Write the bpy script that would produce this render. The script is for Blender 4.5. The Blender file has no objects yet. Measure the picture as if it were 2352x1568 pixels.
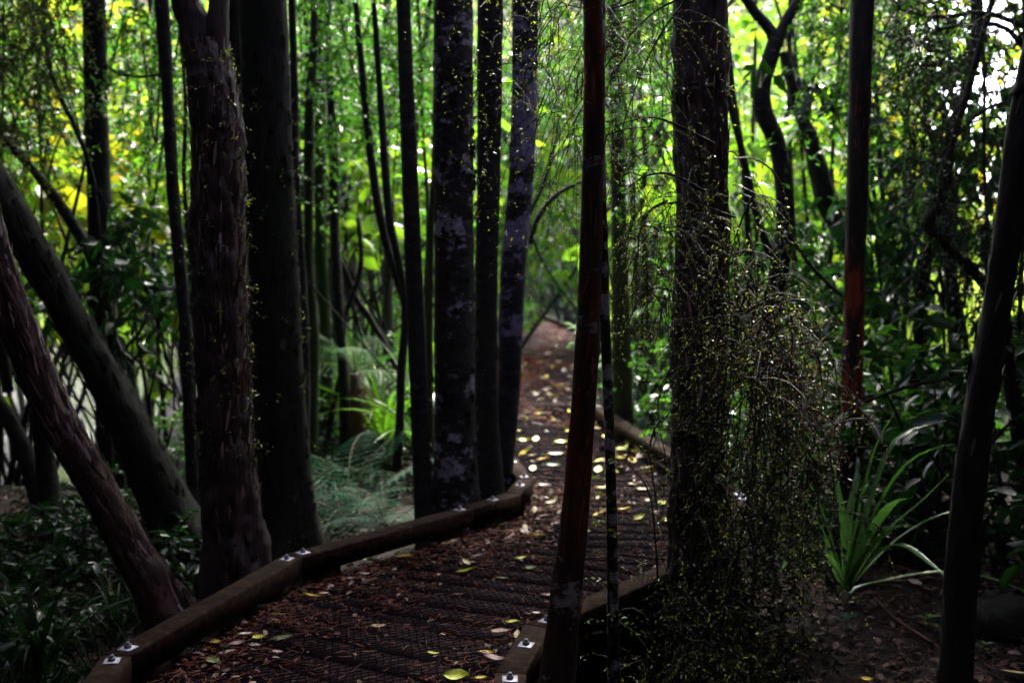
import bpy, math
import numpy as np
from mathutils import Vector, Matrix

# ------------------------------------------------------------------ camera, sky, sun, exposure
scene = bpy.context.scene
CAM_Z, PITCH, FPX = 1.45, math.radians(4.1), 2286.7      # FPX: focal length in pixels of a 2352 px wide picture (35 mm lens)
cam_data = bpy.data.cameras.new("camera")
cam_data.lens = 35.0
cam_data.sensor_width = 36.0
cam_data.clip_start = 0.05
cam_data.clip_end = 600.0
cam_data.dof.use_dof = True
cam_data.dof.focus_distance = 3.45
cam_data.dof.aperture_fstop = 1.8
cam_data.dof.aperture_blades = 7
cam = bpy.data.objects.new("camera", cam_data)
scene.collection.objects.link(cam)
cam.location = (0, 0, CAM_Z)
cam.rotation_euler = (math.radians(90) - PITCH, 0, 0)
scene.camera = cam

SUN_EL, SUN_AZ = math.radians(52), math.radians(12)      # azimuth from +Y (ahead) towards +X
world = bpy.data.worlds.new("World")
scene.world = world
world.use_nodes = True
wn = world.node_tree
wn.nodes.clear()
w_out = wn.nodes.new("ShaderNodeOutputWorld")
w_bg = wn.nodes.new("ShaderNodeBackground")
w_hs = wn.nodes.new("ShaderNodeHueSaturation")
w_sky = wn.nodes.new("ShaderNodeTexSky")
w_sky.sky_type = 'NISHITA'
w_sky.sun_disc = False
w_sky.sun_elevation = SUN_EL
w_sky.sun_rotation = SUN_AZ
w_sky.air_density = 1.0
w_sky.dust_density = 2.5
w_hs.inputs['Saturation'].default_value = 0.74
w_hs.inputs['Hue'].default_value = 0.56
w_bg.inputs['Strength'].default_value = 0.15
wn.links.new(w_sky.outputs[0], w_hs.inputs['Color'])
wn.links.new(w_hs.outputs[0], w_bg.inputs['Color'])
wn.links.new(w_bg.outputs[0], w_out.inputs['Surface'])

sun_data = bpy.data.lights.new("sun", 'SUN')
sun_data.energy = 1.5
sun_data.angle = math.radians(12)
sun_data.color = (1.0, 0.95, 0.86)
sun = bpy.data.objects.new("sun", sun_data)
scene.collection.objects.link(sun)
sd = Vector((math.sin(SUN_AZ) * math.cos(SUN_EL), math.cos(SUN_AZ) * math.cos(SUN_EL), math.sin(SUN_EL)))
sun.rotation_euler = sd.to_track_quat('Z', 'Y').to_euler()

scene.view_settings.view_transform = 'Standard'
scene.view_settings.look = 'None'
scene.view_settings.exposure = 3.95
scene.view_settings.gamma = 1.0
scene.view_settings.use_curve_mapping = False
scene.cycles.use_denoising = True
scene.cycles.max_bounces = 7
scene.cycles.diffuse_bounces = 3
scene.cycles.glossy_bounces = 2
scene.cycles.transmission_bounces = 5
scene.cycles.sample_clamp_indirect = 6.0
scene.cycles.sample_clamp_direct = 12.0

C = scene.collection
TAU = 2 * math.pi
cp, sp = math.cos(PITCH), math.sin(PITCH)


# ------------------------------------------------------------------ geometry helpers
def P(u, v, Y):
    """world point seen at (u, v) of the 2352 x 1568 picture at distance Y ahead"""
    a = 784.0 - v
    s = Y / (FPX * cp + a * sp)
    return np.array([(u - 1176.0) * s, Y, CAM_Z + (-FPX * sp + a * cp) * s])


def G(u, v, z=0.0):
    """world point on the level z seen at (u, v)"""
    a = 784.0 - v
    s = (z - CAM_Z) / (-FPX * sp + a * cp)
    return np.array([(u - 1176.0) * s, (FPX * cp + a * sp) * s, z])


def sstep(a, b, x):
    t = np.clip((np.asarray(x, float) - a) / (b - a), 0, 1)
    return t * t * (3 - 2 * t)


def ground(x, y):
    x = np.asarray(x, float)
    y = np.asarray(y, float)
    z = -0.34 + 0.035 * np.sin(x * 1.7 + y * .6) + 0.03 * np.sin(x * .8 - y * 1.9 + 2) + 0.02 * np.sin(4.1 * x + 3.3 * y)
    shore = -3.0 - 0.3 * (y - 9.0)
    wet = sstep(-.6, 1.6, shore - x) * sstep(8.2, 10.0, y) * (1 - sstep(29, 33, y))
    z = z - 0.95 * wet
    z = z + sstep(1.3, 2.6, x) * (1 - sstep(6, 9, y)) * 0.10 * sstep(3, 5, y)
    z = z + .13 * np.exp(-((x - 1.62) ** 2 + (y - 4.95) ** 2) / .5)
    yy = np.maximum(y - 36, 0)
    hill = 46 * (1 - np.exp(-yy / 46)) * (1 + .12 * np.sin(x * .11) + .06 * np.sin(x * .31 + y * .07))
    edge = sstep(.36, .445, x / np.maximum(y, 1))
    hill = hill * (1 - .86 * edge)
    return z + hill


def link(me, name, parent=None, kind=None):
    o = bpy.data.objects.new(name, me)
    C.objects.link(o)
    if parent is not None:
        o.parent = parent
    if kind:
        o["kind"] = kind
    return o


def tag(o, label, cat, group=None):
    o["label"] = label
    o["category"] = cat
    if group:
        o["group"] = group
    return o


def thing(name, label, cat, loc=(0, 0, 0), rotz=0.0, group=None):
    o = bpy.data.objects.new(name, None)
    C.objects.link(o)
    o.location = loc
    o.rotation_euler = (0, 0, rotz)
    o.empty_display_size = .1
    return tag(o, label, cat, group)


class Buf:
    def __init__(self):
        self.V, self.F, self.M, self.n = [], [], [], 0

    def add(self, V, F, mat=0):
        V = np.asarray(V, float).reshape(-1, 3)
        F = np.asarray(F, int).reshape(-1, 3)
        self.V.append(V)
        self.F.append(F + self.n)
        self.M.append(np.full(len(F), mat, int))
        self.n += len(V)
        return self

    def mesh(self, name, mats, smooth=False):
        V = np.concatenate(self.V)
        F = np.concatenate(self.F)
        M = np.concatenate(self.M)
        me = bpy.data.meshes.new(name)
        me.vertices.add(len(V))
        me.vertices.foreach_set("co", V.astype(np.float32).ravel())
        me.loops.add(len(F) * 3)
        me.loops.foreach_set("vertex_index", F.astype(np.int32).ravel())
        me.polygons.add(len(F))
        me.polygons.foreach_set("loop_start", (np.arange(len(F)) * 3).astype(np.int32))
        me.polygons.foreach_set("material_index", M.astype(np.int32))
        if smooth:
            me.polygons.foreach_set("use_smooth", np.ones(len(F), bool))
        for m in mats:
            me.materials.append(m)
        me.update(calc_edges=True)
        me.validate()
        return me


def nrm(a):
    return a / np.maximum(np.linalg.norm(a, axis=-1, keepdims=True), 1e-9)


def tubes(Pth, R, sides=3, caps=False, disp=None):
    """Pth (M,K,3), R (M,K) -> verts, tris ; disp (M,K,sides) multiplies the radius"""
    Pth = np.asarray(Pth, float)
    R = np.asarray(R, float)
    M, K, _ = Pth.shape
    T = nrm(np.gradient(Pth, axis=1))
    mean = nrm(T.mean(axis=1))
    ref = np.where(np.abs(mean[:, 1:2]) < .8, np.array([[0., 1, 0]]), np.array([[1., 0, 0]]))[:, None, :]
    A = nrm(np.cross(T, ref))
    B = np.cross(T, A)
    th = np.arange(sides) / sides * TAU
    rr = R[:, :, None] * (1 if disp is None else disp)
    if np.ndim(rr) == 2:
        rr = rr[:, :, None]
    rr = np.broadcast_to(rr, (M, K, sides))
    V = Pth[:, :, None, :] + rr[..., None] * (A[:, :, None, :] * np.cos(th)[None, None, :, None] + B[:, :, None, :] * np.sin(th)[None, None, :, None])
    i = np.arange(M)[:, None, None] * K * sides
    k = np.arange(K - 1)[None, :, None] * sides
    s = np.arange(sides)[None, None, :]
    s2 = (s + 1) % sides
    a, b, c, d = i + k + s, i + k + s2, i + k + sides + s2, i + k + sides + s
    F = np.stack([np.stack([a, b, c], -1), np.stack([a, c, d], -1)], -2).reshape(-1, 3)
    V = V.reshape(-1, 3)
    if caps:
        base = len(V)
        V = np.concatenate([V, Pth[:, 0], Pth[:, -1]])
        m = np.arange(M)[:, None]
        s = np.arange(sides)[None, :]
        s2 = (s + 1) % sides
        f0 = np.stack(np.broadcast_arrays(base + m, m * K * sides + s2, m * K * sides + s), -1).reshape(-1, 3)
        o = (K - 1) * sides
        f1 = np.stack(np.broadcast_arrays(base + M + m, m * K * sides + o + s, m * K * sides + o + s2), -1).reshape(-1, 3)
        F = np.concatenate([F, f0, f1])
    return V, F


def resample(pts, n):
    pts = np.asarray(pts, float)
    if len(pts) == 2:
        t = np.linspace(0, 1, n)[:, None]
        return pts[0] * (1 - t) + pts[1] * t
    p = np.vstack([2 * pts[0] - pts[1], pts, 2 * pts[-1] - pts[-2]])
    seg = np.linalg.norm(np.diff(pts[:, :3], axis=0), axis=1)
    cum = np.concatenate([[0], np.cumsum(seg)])
    s = np.linspace(0, cum[-1] * .99999, n)
    k = np.clip(np.searchsorted(cum, s, side='right') - 1, 0, len(seg) - 1)
    t = ((s - cum[k]) / np.maximum(seg[k], 1e-9))[:, None]
    p0, p1, p2, p3 = p[k], p[k + 1], p[k + 2], p[k + 3]
    return .5 * ((2 * p1) + (-p0 + p2) * t + (2 * p0 - 5 * p1 + 4 * p2 - p3) * t ** 2 + (-p0 + 3 * p1 - 3 * p2 + p3) * t ** 3)


def grid_noise(rng, nz, nt, cz, ct):
    """smooth noise (nz, nt), periodic in t, with cz x ct random cells, -1..1"""
    g = rng.uniform(-1, 1, (cz + 2, ct))
    z = np.linspace(0, cz, nz)
    t = np.arange(nt) / nt * ct
    zi, ti = np.floor(z).astype(int), np.floor(t).astype(int)
    fz, ft = z - zi, t - ti
    fz, ft = fz * fz * (3 - 2 * fz), ft * ft * (3 - 2 * ft)
    a = g[zi][:, ti % ct]
    b = g[zi][:, (ti + 1) % ct]
    c = g[zi + 1][:, ti % ct]
    d = g[zi + 1][:, (ti + 1) % ct]
    return (a * (1 - ft) + b * ft) * (1 - fz[:, None]) + (c * (1 - ft) + d * ft) * fz[:, None]


# leaf templates: (along, side, up), triangles
T_DIA = (np.array([[0, 0, 0], [.45, -.5, .10], [1, 0, -.04], [.45, .5, .10]]), np.array([[0, 1, 2], [0, 2, 3]]))
_pv, _pf = [[0, 0, 0]], []
for _i in range(8):                      # toothed fern pinna: mid line with a pair of teeth at every step
    _t = (_i + 1) / 8
    _pv += [[_t, 0, -.10 * _t * _t]]
    _m0, _m1 = _i, _i + 1
    for _s in (-1, 1):
        _pv += [[_t - .02, _s * .5 * (1.05 - _t) ** .55, -.10 * _t * _t - .03]]
_pv = np.array(_pv, float)
for _i in range(8):
    _a = 0 if _i == 0 else 1 + 3 * (_i - 1)
    _b = 1 + 3 * _i
    _pf += [[_a, _b, _b + 1], [_a, _b + 2, _b]]
T_PINNA = (_pv, np.array(_pf))
T_LEAF = (np.array([[0, 0, 0], [.28, -.42, .05], [.3, 0, -.03], [.28, .42, .05], [.68, -.36, .03], [.68, 0, -.05], [.68, .36, .03], [1, 0, -.16]]),
          np.array([[0, 1, 2], [0, 2, 3], [1, 4, 2], [2, 4, 5], [2, 5, 3], [3, 5, 6], [4, 7, 5], [5, 7, 6]]))


def leaves(base, d, up, L, W, tmpl=T_DIA):
    d = nrm(d)
    side = nrm(np.cross(d, up))
    up2 = np.cross(side, d)
    t, f = tmpl
    n = len(base)
    L = np.broadcast_to(L, (n,))[:, None, None]
    W = np.broadcast_to(W, (n,))[:, None, None]
    V = base[:, None, :] + d[:, None, :] * L * t[None, :, 0:1] + side[:, None, :] * W * t[None, :, 1:2] + up2[:, None, :] * L * t[None, :, 2:3]
    F = (np.arange(n) * len(t))[:, None, None] + f[None]
    return V.reshape(-1, 3), F.reshape(-1, 3)


def sprays(rng, buf, cen, dr, n, twig, L, W, droop=.3, mat_leaf=0, mat_twig=1, tmpl=T_DIA, flat=.5, twig_r=.0025, both=True):
    """twigs from cen in direction dr, with n alternate leaves each"""
    M = len(cen)
    dr = nrm(dr)
    tw = twig * rng.uniform(.6, 1.3, M)
    K = 5
    t = np.linspace(0, 1, K)
    wob = rng.normal(0, .07, (M, K, 3)) * t[None, :, None]
    path = cen[:, None, :] + dr[:, None, :] * (tw[:, None] * t[None])[..., None] + wob * tw[:, None, None]
    path[:, :, 2] -= droop * tw[:, None] * t[None] ** 2
    v, f = tubes(path, twig_r * (1.15 - t)[None] * np.ones((M, 1)), 3)
    buf.add(v, f, mat_twig)
    tt = (np.arange(n) + .7) / n
    tt = np.clip(tt[None] + rng.normal(0, .3 / n, (M, n)), 0.02, .999)
    kf = tt * (K - 1)
    k = np.floor(kf).astype(int)
    fr = (kf - k)[..., None]
    ii = np.arange(M)[:, None]
    pos = path[ii, k] * (1 - fr) + path[ii, k + 1] * fr
    tan = nrm(path[ii, k + 1] - path[ii, k])
    side = nrm(np.cross(tan, np.array([0, 0, 1.0]) + rng.normal(0, .25, tan.shape)))
    sgn = np.where((np.arange(n) % 2 == 0), 1, -1)[None, :, None]
    ld = tan * .55 + side * sgn * .85 + rng.normal(0, .28, tan.shape)
    ld[..., 2] -= droop * .5
    up = np.array([0, 0, 1.0]) * flat + rng.normal(0, .38, tan.shape) + 1e-4
    size = rng.uniform(.5, 1.35, (M, n)) * rng.uniform(.75, 1.25, (M, 1))
    v, f = leaves(pos.reshape(-1, 3), ld.reshape(-1, 3), up.reshape(-1, 3), (L * size).ravel(), (W * size).ravel(), tmpl)
    buf.add(v, f, mat_leaf)


# ------------------------------------------------------------------ materials
def mat(name):
    m = bpy.data.materials.new(name)
    m.use_nodes = True
    nt = m.node_tree
    nt.nodes.clear()
    out = nt.nodes.new("ShaderNodeOutputMaterial")
    return m, nt, out


def ramp(nt, stops, interp='LINEAR'):
    r = nt.nodes.new("ShaderNodeValToRGB")
    r.color_ramp.interpolation = interp
    e = r.color_ramp.elements
    while len(e) < len(stops):
        e.new(.5)
    for i, (p, c) in enumerate(stops):
        e[i].position = p
        e[i].color = (*c, 1) if len(c) == 3 else c
    return r


def noise(nt, vec, scale, detail=4, rough=.6, stretch=None):
    if stretch:
        mp = nt.nodes.new("ShaderNodeMapping")
        mp.inputs['Scale'].default_value = stretch
        nt.links.new(vec, mp.inputs['Vector'])
        vec = mp.outputs[0]
    n = nt.nodes.new("ShaderNodeTexNoise")
    n.inputs['Scale'].default_value = scale
    n.inputs['Detail'].default_value = detail
    n.inputs['Roughness'].default_value = rough
    nt.links.new(vec, n.inputs['Vector'])
    return n


def mixc(nt, fac, a, b):
    m = nt.nodes.new("ShaderNodeMix")
    m.data_type = 'RGBA'
    for s, v in ((m.inputs[0], fac), (m.inputs[6], a), (m.inputs[7], b)):
        if hasattr(v, 'is_linked') or hasattr(v, 'links'):
            nt.links.new(v, s)
        elif isinstance(v, (int, float)):
            s.default_value = v
        else:
            s.default_value = (*v, 1)
    return m.outputs[2]


def leaf_mat(name, cols, rough=.38, trans=.45, gain=2.2, yellow=(1.0, 1.0, .5), spec=.5):
    cols = [(c[0] * .92, c[1] * .92, c[2] * .8) for c in cols]
    m, nt, out = mat(name)
    g = nt.nodes.new("ShaderNodeNewGeometry")
    n = len(cols)
    r = ramp(nt, [((i + .5) / n, c) for i, c in enumerate(cols)])
    nt.links.new(g.outputs['Random Per Island'], r.inputs[0])
    p = nt.nodes.new("ShaderNodeBsdfPrincipled")
    p.inputs['Roughness'].default_value = rough
    p.inputs['Specular IOR Level'].default_value = spec
    nt.links.new(r.outputs[0], p.inputs['Base Color'])
    t = nt.nodes.new("ShaderNodeBsdfTranslucent")
    vm = nt.nodes.new("ShaderNodeVectorMath")
    vm.operation = 'MULTIPLY'
    vm.inputs[1].default_value = tuple(gain * y for y in yellow)
    nt.links.new(r.outputs[0], vm.inputs[0])
    nt.links.new(vm.outputs[0], t.inputs['Color'])
    ms = nt.nodes.new("ShaderNodeMixShader")
    ms.inputs[0].default_value = trans
    nt.links.new(p.outputs[0], ms.inputs[1])
    nt.links.new(t.outputs[0], ms.inputs[2])
    nt.links.new(ms.outputs[0], out.inputs['Surface'])
    return m


def bark_mat(name, dark, light, grain=6.0, lichen=0.0, lichen_col=(.42, .40, .46), moss=0.0, moss_col=(.05, .08, .015),
             patch=0.0, patch_col=(.30, .07, .03), rough=.8, bump=.9, lichen_scale=5.0, stretch=(1, 1, .18), patch_z=None, lichen_z=None, spec=.22):
    m, nt, out = mat(name)
    tc = nt.nodes.new("ShaderNodeTexCoord")
    vec = tc.outputs['Object']
    n1 = noise(nt, vec, grain * 3, 6, .7, stretch)
    r1 = ramp(nt, [(.36, dark), (.55, light), (.72, tuple(min(.5, c * 2.3) for c in light))])  # wide tone range paints relief shading that the bump shows only weakly
    nt.links.new(n1.outputs[0], r1.inputs[0])
    col = r1.outputs[0]
    sx = nt.nodes.new("ShaderNodeSeparateXYZ")
    nt.links.new(vec, sx.inputs[0])

    def banded(val, zr):
        # stains that grow only on part of the trunk's height (metres above its foot)
        if not zr:
            return val
        lo, hi, soft, k = zr
        m1 = nt.nodes.new("ShaderNodeMapRange")
        m1.inputs[1].default_value, m1.inputs[2].default_value = lo - soft, lo + soft
        m2 = nt.nodes.new("ShaderNodeMapRange")
        m2.inputs[1].default_value, m2.inputs[2].default_value = hi - soft, hi + soft
        m2.inputs[3].default_value, m2.inputs[4].default_value = 1, 0
        nt.links.new(sx.outputs[2], m1.inputs[0])
        nt.links.new(sx.outputs[2], m2.inputs[0])
        mm = nt.nodes.new("ShaderNodeMath")
        mm.operation = 'MULTIPLY'
        nt.links.new(m1.outputs[0], mm.inputs[0])
        nt.links.new(m2.outputs[0], mm.inputs[1])
        ma = nt.nodes.new("ShaderNodeMath")
        ma.operation = 'MULTIPLY_ADD'
        ma.inputs[1].default_value = k
        nt.links.new(mm.outputs[0], ma.inputs[0])
        nt.links.new(val, ma.inputs[2])
        return ma.outputs[0]
    if patch > 0:
        n = noise(nt, vec, 7.0, 9, .68, (1.3, 1.3, .3))
        r = ramp(nt, [(1 - patch - .04, (0, 0, 0)), (1 - patch + .02, (1, 1, 1))])
        nt.links.new(banded(n.outputs[0], patch_z), r.inputs[0])
        n2 = noise(nt, vec, 30, 3, .6, (1, 1, .15))
        r2 = ramp(nt, [(.35, tuple(c * .45 for c in patch_col)), (.65, patch_col)])
        nt.links.new(n2.outputs[0], r2.inputs[0])
        col = mixc(nt, r.outputs[0], col, r2.outputs[0])
    if moss > 0:
        n = noise(nt, vec, 2.6, 6, .7)
        r = ramp(nt, [(1 - moss - .12, (0, 0, 0)), (1 - moss + .1, (1, 1, 1))])
        nt.links.new(n.outputs[0], r.inputs[0])
        col = mixc(nt, r.outputs[0], col, moss_col)
    if lichen > 0:
        n = noise(nt, vec, lichen_scale, 10, .74, (1, 1, 1.5))
        r = ramp(nt, [(1 - lichen - .012, (0, 0, 0)), (1 - lichen + .02, (1, 1, 1))])
        nt.links.new(banded(n.outputs[0], lichen_z), r.inputs[0])
        n2 = noise(nt, vec, 60, 4, .7)
        r2 = ramp(nt, [(.35, tuple(c * .5 for c in lichen_col)), (.6, lichen_col)])
        nt.links.new(n2.outputs[0], r2.inputs[0])
        col = mixc(nt, r.outputs[0], col, r2.outputs[0])
    p = nt.nodes.new("ShaderNodeBsdfPrincipled")
    p.inputs['Roughness'].default_value = rough
    p.inputs['Specular IOR Level'].default_value = spec
    nt.links.new(col, p.inputs['Base Color'])
    nb = noise(nt, vec, grain * 5, 6, .75, stretch)
    b = nt.nodes.new("ShaderNodeBump")
    b.inputs['Strength'].default_value = bump
    b.inputs['Distance'].default_value = .02
    nt.links.new(nb.outputs[0], b.inputs['Height'])
    nt.links.new(b.outputs[0], p.inputs['Normal'])
    nt.links.new(p.outputs[0], out.inputs['Surface'])
    return m


def simple_mat(name, stops, scale=20, rough=.5, stretch=None, bump=.2, coord='Object', spec=.5, metal=0.0, island=False):
    m, nt, out = mat(name)
    tc = nt.nodes.new("ShaderNodeTexCoord")
    n = noise(nt, tc.outputs[coord], scale, 6, .65, stretch)
    r = ramp(nt, stops)
    if island:
        g = nt.nodes.new("ShaderNodeNewGeometry")
        nt.links.new(g.outputs['Random Per Island'], r.inputs[0])
    else:
        nt.links.new(n.outputs[0], r.inputs[0])
    p = nt.nodes.new("ShaderNodeBsdfPrincipled")
    p.inputs['Roughness'].default_value = rough
    p.inputs['Specular IOR Level'].default_value = spec
    p.inputs['Metallic'].default_value = metal
    nt.links.new(r.outputs[0], p.inputs['Base Color'])
    b = nt.nodes.new("ShaderNodeBump")
    b.inputs['Strength'].default_value = bump
    b.inputs['Distance'].default_value = .01
    nt.links.new(n.outputs[0], b.inputs['Height'])
    nt.links.new(b.outputs[0], p.inputs['Normal'])
    nt.links.new(p.outputs[0], out.inputs['Surface'])
    return m


M = {}
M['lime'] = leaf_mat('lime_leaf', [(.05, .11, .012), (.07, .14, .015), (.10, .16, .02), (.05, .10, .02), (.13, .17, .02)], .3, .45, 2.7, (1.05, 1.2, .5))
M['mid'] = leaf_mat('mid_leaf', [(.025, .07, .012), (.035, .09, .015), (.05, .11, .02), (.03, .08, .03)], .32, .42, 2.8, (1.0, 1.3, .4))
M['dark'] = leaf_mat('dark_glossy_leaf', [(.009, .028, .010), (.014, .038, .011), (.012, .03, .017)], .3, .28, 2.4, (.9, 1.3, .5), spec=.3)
M['fine'] = leaf_mat('fine_leaf', [(.04, .06, .02), (.05, .075, .02), (.075, .09, .03), (.035, .05, .025)], .42, .4, 2.4, (1.1, 1.2, .5))
M['autumn'] = leaf_mat('turning_leaf', [(.07, .14, .02), (.12, .18, .025), (.06, .13, .02), (.19, .16, .03), (.09, .16, .02)], .35, .5, 2.4, (1.2, 1.1, .3))
M['weep'] = leaf_mat('tiny_olive_leaf', [(.03, .05, .015), (.12, .18, .03), (.04, .05, .02), (.25, .33, .045), (.36, .42, .08), (.10, .09, .04), (.03, .04, .02)], .3, .35, 2.0, (1.1, 1.1, .4), spec=.7)
M['weepbrown'] = leaf_mat('tiny_brown_leaf', [(.05, .035, .03), (.16, .10, .07), (.03, .03, .02), (.26, .20, .12)], .35, .3, 1.6, (1.1, 1.0, .6))
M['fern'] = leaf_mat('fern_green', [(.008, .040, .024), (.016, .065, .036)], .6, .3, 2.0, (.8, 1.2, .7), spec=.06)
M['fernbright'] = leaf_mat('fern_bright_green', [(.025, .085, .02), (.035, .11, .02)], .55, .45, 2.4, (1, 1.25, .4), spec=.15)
M['fernbrown'] = leaf_mat('dead_fern_brown', [(.12, .045, .022), (.09, .035, .02)], .7, .3, 1.8, (1.2, .8, .5))
M['flax'] = leaf_mat('strap_leaf', [(.08, .18, .05), (.10, .22, .06), (.07, .16, .05)], .2, .3, 2.0, (1, 1.2, .6), spec=1.0)
M['flaxdark'] = leaf_mat('dark_strap_leaf', [(.006, .017, .007), (.009, .022, .007)], .5, .25, 2.0, (1, 1.2, .5), spec=.15)
M['flaxbright'] = leaf_mat('bright_strap_leaf', [(.07, .15, .02), (.09, .18, .025), (.06, .13, .03)], .22, .45, 2.6, (1, 1.25, .4), spec=.8)
M['reed'] = leaf_mat('reed_leaf', [(.13, .18, .04), (.18, .22, .06), (.12, .16, .04), (.20, .20, .09)], .35, .5, 2.3, (1.05, 1.2, .4))
M['far'] = leaf_mat('hazy_far_leaf', [(.06, .09, .03), (.13, .15, .08), (.17, .15, .13), (.08, .12, .03), (.16, .19, .07), (.13, .11, .14), (.24, .23, .20)], .5, .42, 2.2, (1.1, 1.1, .5))  # pale and lavender tones put distance haze and bright gaps into the leaf colour
M['cover'] = leaf_mat('ground_cover_leaf', [(.005, .013, .006), (.007, .018, .007), (.010, .020, .007), (.006, .013, .012)], .55, .2, 1.8, spec=.08)
M['canopy'] = leaf_mat('canopy_leaf', [(.018, .035, .010), (.025, .045, .012)], .5, .12, 1.6)  # dark and barely translucent so the unseen leaf masses hold back light
M['twig'] = bark_mat('twig_bark', (.006, .005, .004), (.016, .012, .010), 20, rough=.45)
M['bark_dark'] = bark_mat('dark_wet_bark', (0.0044, 0.0044, 0.0044), (0.0165, 0.0149, 0.0132), 6, moss=.38, moss_col=(.018, .025, .010), lichen=.36, lichen_col=(.13, .13, .13), lichen_scale=9, stretch=(.6, .6, 1.6))
M['bark_mossy'] = bark_mat('mossy_bark', (0.0055, 0.0055, 0.0044), (0.0187, 0.0176, 0.0132), 7, moss=.52, moss_col=(.008, .011, .004), lichen=.335, lichen_col=(.20, .22, .20), lichen_scale=11)
M['bark_lichen'] = bark_mat('lichen_bark', (0.0044, 0.0044, 0.0044), (0.0176, 0.0165, 0.0154), 5, moss=.35, moss_col=(.02, .03, .01), lichen=.445, lichen_col=(.27, .26, .30), lichen_scale=5.0, stretch=(.6, .6, 1.6))
M['bark_pale'] = bark_mat('pale_lichen_bark', (0.0044, 0.0044, 0.0050), (0.0220, 0.0198, 0.0231), 5, lichen=.42, lichen_z=(1.8, 3.1, .4, .12), lichen_col=(.20, .18, .28), lichen_scale=4.0, stretch=(.6, .6, 1.6))
M['bark_shaggy'] = bark_mat('shaggy_bark', (0.0052, 0.0030, 0.0030), (0.0409, 0.0230, 0.0205), 9, rough=.55, bump=1.0, spec=.4, moss=.30, moss_col=(.02, .022, .012), lichen=.30, lichen_col=(.20, .14, .22), stretch=(1, 1, .12))
M['bark_rust'] = bark_mat('rust_bark', (0.0099, 0.0040, 0.0026), (0.0627, 0.0248, 0.0149), 8, rough=.55, bump=1.0, spec=.4, moss=.36, moss_col=(.02, .018, .012), stretch=(1, 1, .12))
M['bark_red'] = bark_mat('red_bark', (0.0126, 0.0070, 0.0056), (0.0350, 0.0196, 0.0140), 7, patch=.38, patch_z=(.9, 2.6, .5, .085), patch_col=(.16, .026, .012), lichen=.405, lichen_z=(.45, .95, .2, .04), lichen_col=(.30, .27, .27), lichen_scale=7, moss=.36, moss_col=(.022, .028, .01), rough=.42)
M['bark_orange'] = bark_mat('orange_patched_bark', (0.0084, 0.0070, 0.0056), (0.0280, 0.0224, 0.0168), 8, patch=.33, patch_z=(.7, 1.85, .3, .155), patch_col=(.32, .055, .016), lichen=.30, lichen_col=(.16, .16, .14), moss=.36, moss_col=(.025, .028, .012), rough=.45)
M['bark_spotty'] = bark_mat('spotted_bark', (0.0044, 0.0044, 0.0044), (0.0138, 0.0132, 0.0121), 8, lichen=.47, lichen_col=(.33, .32, .36), lichen_scale=7, moss=.36, moss_col=(.04, .06, .015), rough=.45)
M['bark_green'] = bark_mat('green_mossed_bark', (0.0066, 0.0073, 0.0040), (0.0198, 0.0182, 0.0132), 8, moss=.56, moss_col=(.03, .042, .010), lichen=.33, lichen_col=(.2, .22, .18), lichen_scale=8)
M['bark_grey'] = bark_mat('grey_bark', (0.0165, 0.0165, 0.0121), (0.0495, 0.0468, 0.0385), 8, moss=.42, moss_col=(.05, .07, .02))
M['flake'] = simple_mat('bark_flake', [(0.0, (.004, .003, .003)), (.5, (.022, .011, .009)), (.78, (.15, .07, .055)), (1.0, (.50, .34, .38))], rough=.38, island=True)  # palest tones paint highlight flecks on the peeling bark
M['flakered'] = simple_mat('red_bark_flake', [(0.0, (.03, .008, .006)), (.6, (.12, .025, .014)), (1.0, (.22, .06, .03))], rough=.5, island=True)
M['flakedark'] = simple_mat('dark_bark_flake', [(0.0, (.004, .004, .003)), (.6, (.016, .018, .009)), (.9, (.03, .034, .014)), (1.0, (.09, .09, .08))], rough=.8, island=True, spec=.2)
M['stem_rust'] = simple_mat('dead_frond', [(.3, (.03, .012, .008)), (.7, (.11, .04, .02))], 14, .7)
M['soil'] = simple_mat('forest_soil', [(.3, (.005, .0035, .003)), (.55, (.013, .009, .007)), (.75, (.024, .016, .012))], 9, .9, bump=1.0, spec=.15)
M['plank'] = simple_mat('sheen_tinted_plank', [(.25, (.007, .0035, .005)), (.6, (.019, .009, .012)), (.85, (.038, .019, .022))], 7, .7, (1, 1, 1), .6, spec=.03)  # purple tint paints the lavender sky sheen of wet boards
M['rail'] = simple_mat('rail_timber', [(.32, (.005, .0028, .0020)), (.5, (.017, .0090, .0060)), (.68, (.040, .023, .016))], 30, .85, None, .25, spec=.05)
M['net'] = simple_mat('black_netting', [(.3, (.006, .006, .007)), (.7, (.006, .006, .007))], 30, .8, None, .2, spec=.0)
M['zinc'] = simple_mat('galvanised_plate', [(.3, (.20, .20, .25)), (.65, (.40, .39, .47))], 60, .45, None, .1, spec=.5, metal=.25)
M['bolt'] = simple_mat('bolt_steel', [(.3, (.10, .09, .12)), (.7, (.24, .22, .28))], 60, .4, None, .2, metal=.6)
M['needle'] = simple_mat('rust_needle', [(0.0, (.05, .014, .006)), (.35, (.17, .040, .014)), (.7, (.30, .075, .025)), (.88, (.10, .05, .035)), (1.0, (.36, .20, .13))], rough=.45, island=True, spec=.15)
M['scrap'] = simple_mat('leaf_scrap', [(0.0, (.05, .022, .015)), (.5, (.12, .06, .04)), (.85, (.09, .05, .04)), (1.0, (.34, .24, .20))], rough=.4, island=True, spec=.12)
M['floor_litter'] = simple_mat('dark_litter', [(0.0, (.03, .015, .010)), (.5, (.09, .045, .03)), (.8, (.06, .04, .035)), (1.0, (.22, .14, .12))], rough=.45, island=True, spec=.1)


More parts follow.
